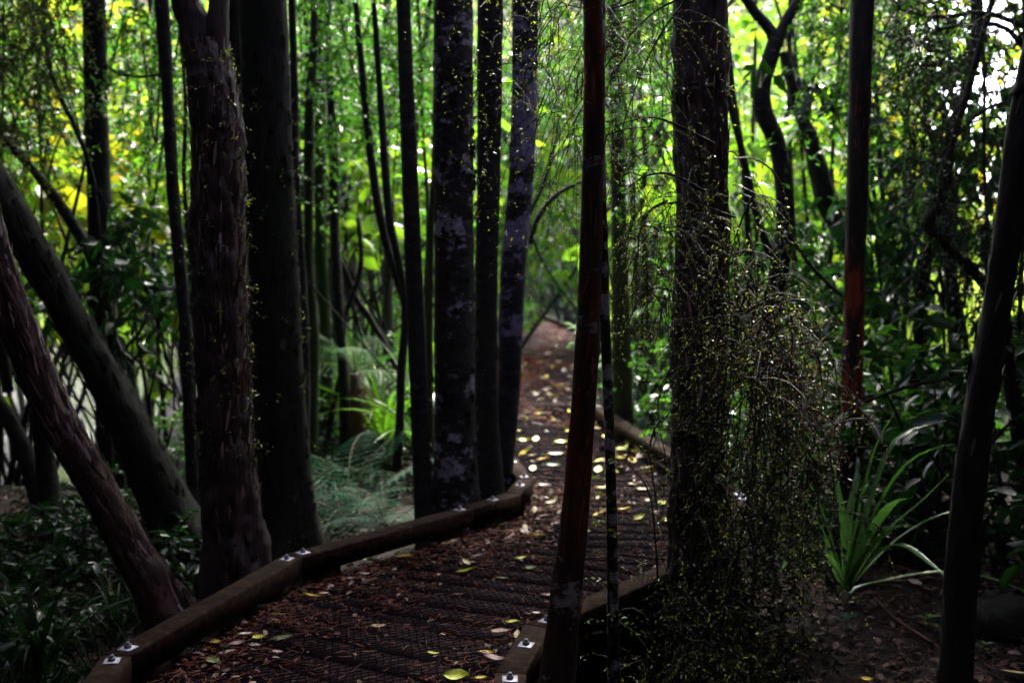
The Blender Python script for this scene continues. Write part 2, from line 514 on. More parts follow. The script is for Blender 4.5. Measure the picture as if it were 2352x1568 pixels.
def fallen_mat(name, c1, c2):
    m = simple_mat(name, [(.35, c1), (.62, c2)], 25, .32, None, .35, spec=.6)
    return m


M['fl_yellow'] = fallen_mat('fallen_yellow', (.66, .50, .03), (.80, .66, .08))
M['fl_cream'] = fallen_mat('fallen_cream', (.34, .28, .10), (.50, .42, .17))
M['fl_green'] = fallen_mat('fallen_green', (.12, .22, .06), (.22, .32, .09))
M['fl_lime'] = fallen_mat('fallen_lime', (.42, .50, .03), (.60, .64, .07))
M['fl_pink'] = fallen_mat('fallen_pink', (.30, .17, .14), (.46, .30, .25))
M['fl_white'] = fallen_mat('fallen_white', (.46, .40, .32), (.60, .54, .44))


def water_material():
    m, nt, out = mat('stream_water')
    tc = nt.nodes.new("ShaderNodeTexCoord")
    n = noise(nt, tc.outputs['Object'], 3.2, 5, .65, (1, .45, 1))
    n2 = noise(nt, tc.outputs['Object'], 1.1, 3, .5)
    r = ramp(nt, [(.35, (.006, .005, .007)), (.65, (.016, .014, .020))])
    nt.links.new(n2.outputs[0], r.inputs[0])
    p = nt.nodes.new("ShaderNodeBsdfPrincipled")
    p.inputs['Roughness'].default_value = .06
    p.inputs['IOR'].default_value = 1.33
    p.inputs['Specular IOR Level'].default_value = .4
    nt.links.new(r.outputs[0], p.inputs['Base Color'])
    b = nt.nodes.new("ShaderNodeBump")
    b.inputs['Strength'].default_value = .9
    b.inputs['Distance'].default_value = .25
    nt.links.new(n.outputs[0], b.inputs['Height'])
    nt.links.new(b.outputs[0], p.inputs['Normal'])
    nt.links.new(p.outputs[0], out.inputs['Surface'])
    return m


M['water'] = water_material()


def drop_material():
    m, nt, out = mat('water_drop')
    p = nt.nodes.new("ShaderNodeBsdfPrincipled")
    p.inputs['Base Color'].default_value = (.9, .9, .95, 1)
    p.inputs['Roughness'].default_value = .03
    p.inputs['IOR'].default_value = 1.33
    p.inputs['Transmission Weight'].default_value = .8
    nt.links.new(p.outputs[0], out.inputs['Surface'])
    return m


M['drop'] = drop_material()

# ------------------------------------------------------------------ terrain, water
def build_ground():
    xs = np.concatenate([np.linspace(-110, -14, 28, endpoint=False), np.linspace(-14, 14, 190, endpoint=False), np.linspace(14, 110, 28)])
    ys = np.concatenate([np.linspace(-40, 1, 18, endpoint=False), np.linspace(1, 18, 130, endpoint=False), np.linspace(18, 60, 70, endpoint=False), np.linspace(60, 220, 40)])
    X, Y = np.meshgrid(xs, ys)
    rng = np.random.default_rng(3)
    Z = ground(X, Y) + rng.normal(0, .008, X.shape)
    nx, ny = len(xs), len(ys)
    V = np.stack([X, Y, Z], -1).reshape(-1, 3)
    i = np.arange(ny - 1)[:, None] * nx + np.arange(nx - 1)[None]
    F = np.stack([np.stack([i, i + 1, i + nx + 1], -1), np.stack([i, i + nx + 1, i + nx], -1)], -2).reshape(-1, 3)
    link(Buf().add(V, F).mesh('ground', [M['soil']], True), 'ground', kind='structure')


build_ground()
V = np.array([[-40, 7.5, -.86], [0.0, 7.5, -.86], [0.0, 34, -.86], [-40, 34, -.86]], float)
link(Buf().add(V, [[0, 1, 2], [0, 2, 3]]).mesh('stream_water', [M['water']]), 'stream_water', kind='structure')

# ------------------------------------------------------------------ boardwalk
RZ = .15                                                     # top of the rails above the deck
Lr = [G(100, 1740, RZ), G(268, 1503, RZ), G(673, 1276, RZ), G(1072, 1166, RZ), G(1178, 1133, RZ), G(1207, 1099, RZ),
      np.array([.0, 6.75, RZ]), np.array([-.62, 9.6, RZ]), np.array([-.05, 22, RZ]), np.array([-.75, 28.5, RZ]), np.array([-2.2, 31.5, RZ])]
Rr = [G(1150, 1760, RZ), G(1173, 1543, RZ), G(1234, 1436, RZ), G(1700, 1229, RZ), G(1705, 1140, RZ), G(1370, 932, RZ),
      np.array([1.5, 21.7, RZ]), np.array([.98, 28.8, RZ]), np.array([.25, 33.0, RZ]), np.array([-1.6, 35.5, RZ])]
boardwalk = bpy.data.objects.new('boardwalk', None)
C.objects.link(boardwalk)
boardwalk["kind"] = "structure"


def clip(poly, n, d, keep_less):
    """clip 2D polygon by n.x <= d (or >=)"""
    out = []
    s = 1 if keep_less else -1
    for i in range(len(poly)):
        a, b = poly[i], poly[(i + 1) % len(poly)]
        fa, fb = s * (d - a @ n), s * (d - b @ n)
        if fa >= 0:
            out.append(a)
        if (fa >= 0) != (fb >= 0):
            out.append(a + (b - a) * fa / (fa - fb))
    return out


def inside(poly, pts):
    poly = np.array(poly)
    x, y = pts[:, 0], pts[:, 1]
    c = np.zeros(len(pts), bool)
    j = len(poly) - 1
    for i in range(len(poly)):
        xi, yi, xj, yj = *poly[i], *poly[j]
        cond = ((yi > y) != (yj > y)) & (x < (xj - xi) * (y - yi) / (yj - yi + 1e-12) + xi)
        c ^= cond
        j = i
    return c


L2 = [p[:2] for p in Lr]
R2 = [p[:2] for p in Rr]
sections = [
    ([L2[0], L2[1], L2[2], R2[2], R2[1], R2[0]], np.array([.467, .884])),
    ([L2[2], L2[3], R2[3], R2[2]], np.array([.36, .933])),
    (L2[3:] + R2[3:][::-1], np.array([.03, .9995])),
]
prng = np.random.default_rng(11)


def plank_mesh(poly, z0, th=.035, tilt=0.0):
    n = len(poly)
    top = [(p[0], p[1], z0 + tilt * (i % 2)) for i, p in enumerate(poly)]
    bot = [(p[0], p[1], z0 - th) for p in poly]
    V = np.array(top + bot)
    area = sum(poly[i][0] * poly[(i + 1) % n][1] - poly[(i + 1) % n][0] * poly[i][1] for i in range(n))
    F = []
    for i in range(1, n - 1):
        F += [[0, i, i + 1], [n, n + i + 1, n + i]]
    for i in range(n):
        j = (i + 1) % n
        F += [[i, i + n, j + n], [i, j + n, j]]
    F = np.array(F)
    if area < 0:
        F = F[:, ::-1]
    return Buf().add(V, F)


far_planks = Buf()
n_plank = 0
for poly, nn in sections:
    poly = [np.array(p) for p in poly]
    proj = [p @ nn for p in poly]
    s = min(proj)
    while s < max(proj):
        w = .138
        strip = clip(clip(poly, nn, s, False), nn, s + w, True)
        s += w + .012
        if len(strip) < 3:
            continue
        z = prng.uniform(-.003, .003)
        b = plank_mesh(strip, z)
        if n_plank < 100:
            link(b.mesh('plank', [M['plank']]), 'plank', boardwalk)
        else:
            far_planks.add(b.V[0], b.F[0])
        n_plank += 1
link(far_planks.mesh('far_planking', [M['plank']]), 'far_planking', boardwalk, 'stuff')
deck_poly = L2 + R2[::-1]

# joists under the deck
jb = Buf()
for side, pts in ((1, L2), (-1, R2)):
    for a, b in zip(pts[:-1], pts[1:]):
        a3, b3 = np.array([*a, -.14]), np.array([*b, -.14])
        nrm2 = np.array([-(b - a)[1], (b - a)[0]]) / np.linalg.norm(b - a)
        off = np.array([*(nrm2 * -.12 * side), 0])
        v, f = tubes(np.array([[a3 + off, b3 + off]]), np.full((1, 2), .085), 4, True)
        jb.add(v, f)
link(jb.mesh('joist', [M['rail']]), 'joists', boardwalk, 'stuff')


def rail_segments(pts, inward):
    """mitred timbers; inward +1: deck lies to the right of travel"""
    n = len(pts)
    w, h = .102, .092
    offs = []
    for i in range(n):
        dprev = nrm(pts[i][:2] - pts[i - 1][:2]) if i > 0 else None
        dnext = nrm(pts[i + 1][:2] - pts[i][:2]) if i < n - 1 else None
        d = dnext if dprev is None else dprev if dnext is None else nrm(dprev + dnext)
        no = np.array([-d[1], d[0]])
        k = 1.0
        if dprev is not None and dnext is not None:
            k = 1 / max(.5, abs(no @ np.array([-dprev[1], dprev[0]])))
        offs.append(no * w / 2 * min(k, 1.5))
    segs = []
    for i in range(n - 1):
        a, b = pts[i][:2], pts[i + 1][:2]
        d = nrm(b - a) * .0015
        q = [a + offs[i] + d, a - offs[i] + d, b - offs[i + 1] - d, b + offs[i + 1] - d]
        segs.append(q)
    return segs, w, h


def chamfer_box(q, z0, z1, c=.006):
    q = [np.array(p) for p in q]
    cen = sum(q) / 4
    qi = []
    for i in range(4):
        a, p, b = q[i - 1], q[i], q[(i + 1) % 4]
        qi.append(p + nrm(a - p) * c + nrm(b - p) * c)
    V = [(*p, z0) for p in q] + [(*p, z1 - c) for p in q] + [(*p, z1) for p in qi]
    F = []
    for k in (0, 4):
        for i in range(4):
            j = (i + 1) % 4
            F += [[k + i, k + j, k + 4 + j], [k + i, k + 4 + j, k + 4 + i]]
    F += [[8, 9, 10], [8, 10, 11], [0, 2, 1], [0, 3, 2]]
    return Buf().add(V, F)


def hex_bolt():
    v, f = tubes(np.array([[[0, 0, 0], [0, 0, .011]]]), np.full((1, 2), .0125), 6, True)
    b = Buf().add(v, f)
    v, f = tubes(np.array([[[0, 0, .011], [0, 0, .019]]]), np.full((1, 2), .007), 8, True)
    b.add(v, f)
    return b.mesh('bolt', [M['bolt']])


bolt_me = hex_bolt()
s = .025
washer_me = chamfer_box([(-s, -s), (s, -s), (s, s), (-s, s)], 0, .0035, .001).mesh('washer', [M['zinc']])


def build_rail(pts, inward, wash):
    segs, w, h = rail_segments(pts, inward)
    for i, q in enumerate(segs):
        # long segments are split into timbers of up to 3.4 m
        a, b = (q[0] + q[1]) / 2, (q[3] + q[2]) / 2
        L = np.linalg.norm(b - a)
        k = max(1, int(round(L / 3.4)))
        for j in range(k):
            t0, t1 = j / k, (j + 1) / k
            e = .0015 / L
            qq = [q[0] + (q[3] - q[0]) * (t0 + e), q[1] + (q[2] - q[1]) * (t0 + e), q[1] + (q[2] - q[1]) * (t1 - e), q[0] + (q[3] - q[0]) * (t1 - e)]
            r = link(chamfer_box(qq, RZ - h, RZ).mesh('kerb_rail', [M['rail']]), 'kerb_rail', boardwalk)
            aa, bb = (qq[0] + qq[1]) / 2, (qq[3] + qq[2]) / 2
            d = nrm(bb - aa)
            no = np.array([-d[1], d[0]])
            ll = np.linalg.norm(bb - aa)
            for end, cc in ((0, aa + d * .16), (1, bb - d * .16)):
                if ll < .5 and end == 1:
                    continue
                blk = [cc + d * .08 + no * .045, cc - d * .08 + no * .045, cc - d * .08 - no * .045, cc + d * .08 - no * .045]
                link(chamfer_box(blk, .004, RZ - h - .002, .002).mesh('packer_block', [M['rail']]), 'packer_block', r)
                if aa[1] > 14:
                    continue
                ang = math.atan2(d[1], d[0]) + prng.uniform(-.08, .08)
                wc = aa + d * .055 if end == 0 else bb - d * .055
                if ll < .5:
                    wc = (aa + bb) / 2 + d * .02
                wo = link(washer_me, 'washer', r)
                wo.location = (wc[0], wc[1], RZ + .0005)
                wo.rotation_euler = (0, 0, ang)
                bo = link(bolt_me, 'bolt', r)
                bo.location = (wc[0], wc[1], RZ + .004)
                bo.rotation_euler = (0, 0, prng.uniform(0, 1))


build_rail(Lr, 1, True)
build_rail(Rr, -1, True)


# netting stapled over the planks: real wires up to 10 m, lattice of short segments
def build_net():
    buf = Buf()
    rng = np.random.default_rng(5)
    for poly, nn in sections:
        poly = [np.array(p) for p in poly]
        tt = np.array([nn[1], -nn[0]])
        ymax = 10.5
        pr = np.array([[p @ tt, p @ nn] for p in poly if p[1] < 40])
        a0, a1 = pr[:, 0].min(), pr[:, 0].max()
        b0, b1 = pr[:, 1].min(), min(pr[:, 1].max(), ymax)
        ca, cb = .034, .046
        na, nb = int((a1 - a0) / ca) + 2, int((b1 - b0) / cb) + 2
        I, J = np.meshgrid(np.arange(na * 2), np.arange(nb * 2), indexing='ij')
        m = (I + J) % 2 == 0
        A = a0 + I * ca / 2
        B = b0 + J * cb / 2
        pts = A[..., None] * tt + B[..., None] * nn
        pts = pts + rng.normal(0, .0018, pts.shape)
        z = .009 + rng.normal(0, .0016, A.shape)
        full = np.concatenate([pts, z[..., None]], -1)
        ok = m & inside(poly, pts.reshape(-1, 2)).reshape(m.shape)
        for di, dj in ((1, 1), (1, -1)):
            s0 = full[:-1, max(0, -dj):(None if dj < 0 else -1)]
            s1 = full[1:, max(0, dj):(None if dj > 0 else -1)]
            o = ok[:-1, max(0, -dj):(None if dj < 0 else -1)] & ok[1:, max(0, dj):(None if dj > 0 else -1)]
            o &= (s0[..., 1] < 6.2) | (rng.random(o.shape) < 1)
            seg = np.stack([s0[o], s1[o]], 1)
            if len(seg):
                v, f = tubes(seg, np.full((len(seg), 2), .0022), 3)
                buf.add(v, f)
    link(buf.mesh('netting', [M['net']]), 'netting', boardwalk, 'stuff')


build_net()


# ------------------------------------------------------------------ litter on deck
def deck_points(rng, n, ymin, ymax, inset=0.0, density=None):
    out = []
    while sum(len(o) for o in out) < n:
        p = np.stack([rng.uniform(-2.2, 2.2, n * 3), rng.uniform(ymin, ymax, n * 3)], -1)
        p = p[inside(deck_poly, p)]
        if density is not None:
            p = p[rng.random(len(p)) < density(p)]
        out.append(p)
    return np.concatenate(out)[:n]


def seg_dist(p, a, b):
    ab = b - a
    t = np.clip(((p - a) @ ab) / (ab @ ab), 0, 1)
    return np.linalg.norm(p - a - t[:, None] * ab, axis=1)


def edge_density(p):
    d = np.min([seg_dist(p, L2[i], L2[i + 1]) for i in range(5)] + [seg_dist(p, R2[i], R2[i + 1]) + .22 for i in range(4)], axis=0)
    base = np.exp(-((d / .42) ** 2)) * 1.0 + .045
    patch = .5 + .5 * np.sin(p[:, 0] * 7.3 + 2 * np.sin(p[:, 1] * 3.1)) * np.sin(p[:, 1] * 5.7 + p[:, 0])
    return np.clip(base * (.45 + .8 * patch), 0, 1)


def scatter_needles(rng, xy, z, lmin, lmax, r, m, name, parent=None, zs=.012):
    n = len(xy)
    ang = rng.uniform(0, TAU, n)
    L = rng.uniform(lmin, lmax, n)
    K = 4
    t = np.linspace(-.5, .5, K)
    bend = rng.normal(0, .35, n)
    d = np.stack([np.cos(ang), np.sin(ang)], -1)
    e = np.stack([-np.sin(ang), np.cos(ang)], -1)
    path = np.zeros((n, K, 3))
    path[:, :, :2] = xy[:, None] + d[:, None] * (L[:, None] * t)[..., None] + e[:, None] * ((L * bend)[:, None] * (t ** 2))[..., None]
    zz = z + rng.uniform(.006, zs * 1.6, n)
    path[:, :, 2] = zz[:, None] + rng.normal(0, .10, n)[:, None] * t * L[:, None] + .002
    v, f = tubes(path, np.full((n, K), r) * rng.uniform(.6, 1.4, (n, 1)), 3)
    return Buf().add(v, f)


rng = np.random.default_rng(21)
xy = deck_points(rng, 5200, 2.8, 8.5, density=edge_density)
b = scatter_needles(rng, xy, 0.006, .015, .055, .0011, None, 'needles')
link(b.mesh('needle_litter', [M['needle']]), 'needle_litter', kind='stuff')
xy = deck_points(rng, 1050, 2.8, 9.5, density=lambda p: edge_density(p) ** 1.3)
n = len(xy)
base = np.concatenate([xy, .014 + rng.uniform(0, .012, (n, 1))], 1)
an = rng.uniform(0, TAU, n)
sc_ = rng.uniform(.012, .045, n)
v, f = leaves(base, np.stack([np.cos(an), np.sin(an), rng.normal(0, .15, n)], -1), np.array([0, 0, 1.]) + rng.normal(0, .3, (n, 3)), sc_, sc_ * .55, T_LEAF)
link(Buf().add(v, f).mesh('leaf_scraps', [M['scrap']], True), 'leaf_scrap_litter', kind='stuff')


xy = deck_points(rng, 5200, 9.0, 33, density=lambda p: np.clip(.35 + .6 * np.sin(p[:, 0] * 4.3 + p[:, 1] * .8) * np.sin(p[:, 1] * 1.3), .05, 1))
b = scatter_needles(rng, xy, 0.008, .05, .14, .0035, None, 'needles')
link(b.mesh('far_needle_litter', [M['needle']]), 'needle_litter', kind='stuff')


# ------------------------------------------------------------------ fallen leaves, each a thing
def fallen_leaf_mesh(seed, m, aspect=.5, curl=.12):
    r = np.random.default_rng(seed)
    nu, nv = 9, 5
    V = []
    ax, ay = r.uniform(-1, 1), r.uniform(-1, 1)
    for i in range(nu):
        t = i / (nu - 1)
        wd = aspect * .5 * (math.sin(math.pi * min(1, t * .96 + .02)) ** .75) * (1.12 - .35 * t) * r.uniform(.93, 1.05)
        for j in range(nv):
            s = (j / (nv - 1) - .5) * 2
            x = t - .5
            y = s * wd + .06 * ay * math.sin(t * 3)
            z = curl * (abs(s) ** 1.6 * (.6 + .5 * ax * t) + .9 * (t - .5) ** 2 * (1 + .6 * ay)) + r.normal(0, .006)
            V.append((x, y, z + .01))
    F = []
    for i in range(nu - 1):
        for j in range(nv - 1):
            a = i * nv + j
            F += [[a, a + 1, a + nv + 1], [a, a + nv + 1, a + nv]]
    b = Buf().add(V, F)
    pth = np.array([[[-.5, 0, .012 + curl * .2], [-.62, .015, .02], [-.74, .05 * ay, .03]]])
    v, f = tubes(pth, np.full((1, 3), .011), 3)
    b.add(v, f)
    me = b.mesh('fallen_leaf', [m], True)
    return me


LM = {}
for ci, c in enumerate(('yellow', 'cream', 'green', 'lime', 'pink', 'white')):
    for k, (asp, cu) in enumerate(((.38, .10), (.55, .16), (.70, .13), (.30, .22))):
        LM[c, k] = fallen_leaf_mesh(100 + ci * 10 + k, M['fl_' + c], asp, cu)
near_leaves = [
    (925, 1279, 'yellow', 0, .10, 12, 'long yellow leaf with a curled grey twin beside the middle of the kerb'),
    (857, 1290, 'lime', 1, .07, -20, 'yellow green leaf in the rusty litter below the left kerb'),
    (836, 1317, 'pink', 2, .06, 30, 'round pinkish tan leaf in the litter near the left kerb'),
    (804, 1330, 'pink', 1, .05, 5, 'small pinkish leaf next to the round tan one'),
    (1035, 1247, 'cream', 0, .11, 25, 'long cream leaf lying closest under the kerb bend'),
    (1072, 1292, 'cream', 1, .07, -60, 'cream leaf tilted upright on the netting below the kerb bend'),
    (1098, 1281, 'white', 3, .08, 15, 'narrow pale leaf right of the tilted cream one'),
    (1068, 1317, 'lime', 3, .09, 20, 'rolled green yellow leaf on the bare netting'),
    (1153, 1328, 'cream', 3, .06, -5, 'small folded cream leaf left of the red trunk'),
    (1199, 1283, 'lime', 1, .07, -15, 'lime leaf half way between red trunk and kerb bend'),
    (1219, 1305, 'green', 1, .06, -20, 'pale green leaf close to the red trunk'),
    (1053, 1365, 'cream', 3, .04, 10, 'tiny pale leaf alone in the middle of the netting'),
    (869, 1438, 'cream', 2, .06, 15, 'round cream leaf alone on the netting in the lower middle'),
    (995, 1500, 'lime', 2, .045, -10, 'small mottled yellow leaf on the netting low down'),
    (1051, 1554, 'lime', 1, .10, -25, 'bright yellow green leaf at the very bottom edge'),
    (1104, 1558, 'yellow', 1, .045, -10, 'small yellow leaf near the lowest washer of the right kerb'),
    (1177, 1431, 'lime', 1, .075, -40, 'yellow green leaf touching the right kerb beside the washers'),
    (1187, 1461, 'cream', 1, .06, 55, 'cream leaf standing against the inside of the right kerb'),
    (1150, 1451, 'pink', 0, .09, 5, 'long brownish leaf left of the leaf at the right kerb'),
    (1118, 1499, 'yellow', 0, .06, -30, 'slim yellow leaf near the right kerb'),
    (1134, 1516, 'pink', 1, .09, 12, 'torn pink brown leaf by the lower end of the right kerb'),
    (1260, 1370, 'pink', 1, .08, -30, 'crumpled pinkish leaf just left of the red trunk foot'),
    (1232, 1407, 'white', 2, .035, 0, 'tiny whitish leaf by the double washers of the right kerb'),
    (1235, 1229, 'yellow', 3, .08, 5, 'thin yellow leaf between the kerb corner and the red trunk'),
    (1157, 1205, 'green', 1, .07, 10, 'green leaf in the rusty litter beside the kerb corner'),
    (1227, 1174, 'cream', 1, .08, 50, 'tan leaf at the foot of the kerb corner'),
    (1265, 1154, 'cream', 1, .09, 15, 'pale leaf on the deck just past the kerb corner'),
    (1250, 1116, 'white', 1, .11, -35, 'large whitish leaf right beside the kerb corner post'),
    (1225, 1080, 'cream', 2, .10, 60, 'pale yellow leaf propped up behind the kerb corner'),
    (1232, 1012, 'cream', 2, .11, 80, 'pale pointed leaf standing up in the middle of the deck'),
    (1202, 1012, 'lime', 1, .10, 0, 'yellow leaf against the pale lichened trunk'),
    (1290, 1017, 'lime', 1, .13, 20, 'pair sized lime leaf beside the red trunk at deck middle'),
    (1280, 1045, 'cream', 0, .17, 5, 'broad cream leaf lying flat left of the red trunk'),
    (1272, 1069, 'green', 0, .13, 0, 'green leaf flat on the planks left of the red trunk'),
    (1383, 1123, 'yellow', 1, .10, 5, 'golden leaf between the red and the thin spotted trunk'),
    (1476, 1124, 'cream', 1, .10, 5, 'rounded cream leaf right of the thin spotted trunk'),
    (1434, 1171, 'yellow', 1, .08, 0, 'yellow leaf just right of the thin spotted trunk'),
    (1375, 1083, 'lime', 2, .11, 50, 'lime leaf tilted up behind the thin spotted trunk'),
    (577, 1436, 'yellow', 1, .045, 10, 'bright yellow leaf on top of the left leaf pile'),
    (595, 1463, 'lime', 2, .055, 40, 'angular yellow leaf right of the left leaf pile'),
    (562, 1456, 'white', 0, .06, 30, 'cream leaf with upturned tip in the left leaf pile'),
    (519, 1499, 'white', 0, .07, 12, 'white boat shaped leaf below the left leaf pile'),
    (491, 1519, 'green', 2, .07, -50, 'spotted dull green leaf lying low by the left kerb'),
    (491, 1475, 'yellow', 1, .055, 5, 'yellow leaf at the left end of the leaf pile'),
    (650, 1465, 'green', 0, .08, 5, 'slim green leaf right of the leaf pile'),
    (640, 1411, 'lime', 0, .06, 8, 'lime leaf in the litter above the leaf pile'),
    (716, 1370, 'yellow', 3, .08, -5, 'thin arched yellow leaf on the netting near the left kerb'),
    (637, 1496, 'pink', 2, .04, 0, 'crumpled pinkish scrap of leaf on the netting'),
    (751, 1320, 'yellow', 1, .09, 5, 'broad yellow leaf nearest the double washers of the left kerb'),
    (743, 1362, 'pink', 2, .05, 30, 'pale pinkish leaf just above the thin arched yellow one'),
    (545, 1480, 'pink', 1, .06, 20, 'pink grey leaf underneath the left leaf pile'),
    (585, 1482, 'white', 1, .05, -10, 'pinkish white leaf at the lower side of the leaf pile'),
]
for u, v_, c, k, size, rot, lab in near_leaves:
    p = G(u, v_, .012)
    o = link(LM[c, k], 'fallen_leaf')
    sc = size * (.78 if rot >= 50 else 1.0)
    o.scale = (sc, sc, sc)
    o.location = (p[0], p[1], .013)
    o.rotation_euler = (prng.normal(0, .12), -.45 if rot >= 50 else prng.normal(0, .1), math.radians(rot if rot < 50 else 80))
    if rot >= 50:
        o.location.z += sc * .2
    tag(o, lab, 'leaf', 'fallen leaves on the boardwalk')
rng = np.random.default_rng(77)


def leaf_batch(n, vlo, vhi, ulo, uhi, smin, smax, label, cols, group):
    got = 0
    while got < n:
        u, v_ = rng.uniform(ulo, uhi), rng.uniform(vlo, vhi)
        p = G(u, v_, .01)
        if not inside(deck_poly, np.array([p[:2]]))[0]:
            continue
        c = cols[rng.integers(len(cols))]
        o = link(LM[c, int(rng.integers(4))], 'fallen_leaf')
        sc = rng.uniform(smin, smax)
        o.scale = (sc, sc, sc)
        o.location = (p[0], p[1], .012)
        o.rotation_euler = (rng.normal(0, .2), rng.normal(0, .25), rng.uniform(0, TAU))
        word = {'yellow': 'yellow', 'cream': 'pale tan', 'lime': 'greenish yellow', 'pink': 'pinkish brown', 'white': 'whitish'}[c]
        tag(o, 'one of the ' + word + ' ' + label, 'leaf', word + ' ' + group)
        got += 1


leaf_batch(95, 832, 925, 1190, 1345, .06, .11, 'leaves scattered thick over the brightest stretch of deck', ['cream', 'white', 'cream', 'yellow'], 'leaves on the bright far stretch of the deck')
leaf_batch(20, 840, 915, 1290, 1345, .10, .16, 'leaves scattered thick over the brightest stretch of deck', ['cream', 'white'], 'leaves on the bright far stretch of the deck')
leaf_batch(26, 925, 1060, 1185, 1420, .06, .12, 'leaves strewn on the deck beyond the kerb corner', ['yellow', 'cream', 'lime'], 'leaves on the middle stretch of the deck')
leaf_batch(30, 985, 1060, 1370, 1560, .06, .12, 'leaves gathered along the far right kerb', ['yellow', 'cream', 'lime', 'pink'], 'leaves along the far right kerb')
leaf_batch(30, 1060, 1200, 1330, 1570, .05, .09, 'small leaves on the dark planks behind the two thin trunks', ['yellow', 'cream', 'pink', 'lime'], 'small leaves on the planks behind the thin trunks')
leaf_batch(14, 1120, 1230, 1200, 1300, .04, .08, 'leaves in the litter past the kerb corner', ['pink', 'white', 'cream'], 'leaves past the kerb corner')
leaf_batch(18, 760, 838, 1200, 1330, .10, .16, 'leaves on the purple far end of the deck', ['pink', 'cream'], 'leaves on the far end of the deck')


# ------------------------------------------------------------------ trees
def trunk_path(pts, Y, top=None, Y2=None, to_ground=True, base_flare=1.25):
    """pts: (u, v, w[, Y]) from top to bottom, in the picture's pixels; returns (n,4) x,y,z,r from bottom to top"""
    out = []
    n = len(pts)
    for i, p in enumerate(pts):
        y = p[3] if len(p) > 3 else (Y if Y2 is None else Y + (Y2 - Y) * i / (n - 1))
        q = P(p[0], p[1], y)
        out.append([*q, p[2] / 2 / FPX * y])
    out = np.array(out[::-1])
    tg = np.gradient(out[:, :3], axis=0)
    out[:, 3] *= np.clip(np.abs(tg[:, 2]) / np.maximum(np.hypot(tg[:, 0], tg[:, 2]), 1e-6), .5, 1)
    if top:
        d = out[-1, :3] - out[-2, :3]
        d = d / max(d[2], .05)
        h = top - out[-1, 2]
        if h > 0:
            d[:2] = np.clip(d[:2], -.3, .3)
            out = np.vstack([out, [*(out[-1, :3] + d * h * .5), out[-1, 3] * .85], [*(out[-1, :3] + d * h), out[-1, 3] * .6]])
    if to_ground:
        d = out[0, :3] - out[1, :3]
        gz = float(ground(out[0, 0], out[0, 1]))
        if out[0, 2] > gz:
            d = d / min(d[2], -.05)
            d[:2] = np.clip(d[:2], -1.2, 1.2)
            k = out[0, 2] - gz + .06
            e = out[0, :3] - np.array([d[0], d[1], 1]) * k
            out = np.vstack([[*e, out[0, 3] * base_flare], out])
    return out


def trunk_mesh(path, seed, sides=20, dens=28, rough=.06, ridge=.0, mats=None, name='trunk', caps=True, lobes=.05, roots=0.0):
    r = np.random.default_rng(seed)
    L = np.linalg.norm(np.diff(path[:, :3], axis=0), axis=1).sum()
    n = max(6, int(L * dens))
    pr = resample(path, n)
    ang = max(2, int(L * 3))
    d = 1 + lobes * grid_noise(r, n, sides, max(1, int(L * .8)), 4)
    d += rough * grid_noise(r, n, sides, max(2, int(L * 7)), max(3, min(sides, 9)))
    if sides >= 20:
        d += .022 * grid_noise(r, n, sides, max(3, int(L * 18)), sides // 2)
    if ridge:
        g = grid_noise(r, n, sides, max(2, int(L * 5)), max(5, sides // 3))
        d += ridge * np.abs(g) * 1.2 + ridge * .5 * grid_noise(r, n, sides, max(3, int(L * 22)), sides // 2)
    if roots:
        hgt = np.linspace(0, L, n)
        lob = .5 + .5 * np.cos(np.arange(sides)[None] / sides * TAU * r.integers(4, 6) + r.uniform(0, TAU) + 1.2 * np.sin(np.arange(sides)[None] / sides * TAU))
        d += (np.exp(-np.maximum(hgt - .2, 0) / .20) * roots)[:, None] * (.25 + .75 * lob ** 1.5)
    v, f = tubes(pr[None, :, :3], pr[None, :, 3], sides, caps, d[None])
    return Buf().add(v, f), pr


def limb(start, pts, r0, r1, seed=0, n=14):
    path = np.array([[*p] for p in [start] + list(pts)])
    rr = np.linspace(r0, r1, len(path))[:, None]
    pr = resample(np.hstack([path, rr]), n)
    return tubes(pr[None, :, :3], pr[None, :, 3], 7)


def add_tree(name, label, cat, pts, Y, m, seed, top=7.5, sides=20, dens=42, rough=.06, ridge=0, limbs=(), Y2=None, group=None, flare=1.25, to_ground=True, extra=None, lobes=.05, wob=0.0):
    path = trunk_path(pts, Y, top, Y2, to_ground, flare)
    if wob:
        rr = np.random.default_rng(seed + 900)
        path = resample(path, 26)
        for sc_w, am in ((5, 1.0), (11, .45)):
            gz = grid_noise(rr, 26, 2, sc_w, 2)
            path[1:, :2] += gz[1:] * wob * am
        path[:, 3] *= 1 + .12 * grid_noise(rr, 26, 1, 12, 1)[:, 0]
    b, pr = trunk_mesh(path, seed, sides, dens, rough, ridge, lobes=lobes, roots=.55 if (sides >= 20 and to_ground) else 0)
    base = pr[0, :3].copy()
    single = not limbs and extra is None
    V = np.concatenate(b.V) - base
    me = Buf().add(V, np.concatenate(b.F)).mesh('trunk', [M[m]], True)
    if single:
        o = link(me, name)
        o.location = base
        return tag(o, label, cat, group), pr
    t = thing(name, label, cat, base, 0, group)
    link(me, 'trunk', t)
    for lp, LY, w0, w1, nm in limbs:
        P3 = np.array([P(q[0], q[1], q[2] if len(q) > 2 else LY) for q in lp])
        rr = np.linspace(w0, w1, len(P3))[:, None] / 2 / FPX * LY
        pth = np.hstack([P3, rr])
        bb, _ = trunk_mesh(pth, seed + 5, max(7, sides // 2), dens, rough, ridge * .7)
        link(Buf().add(np.concatenate(bb.V) - base, np.concatenate(bb.F)).mesh(nm, [M[m]], True), nm, t)
    return t, pr


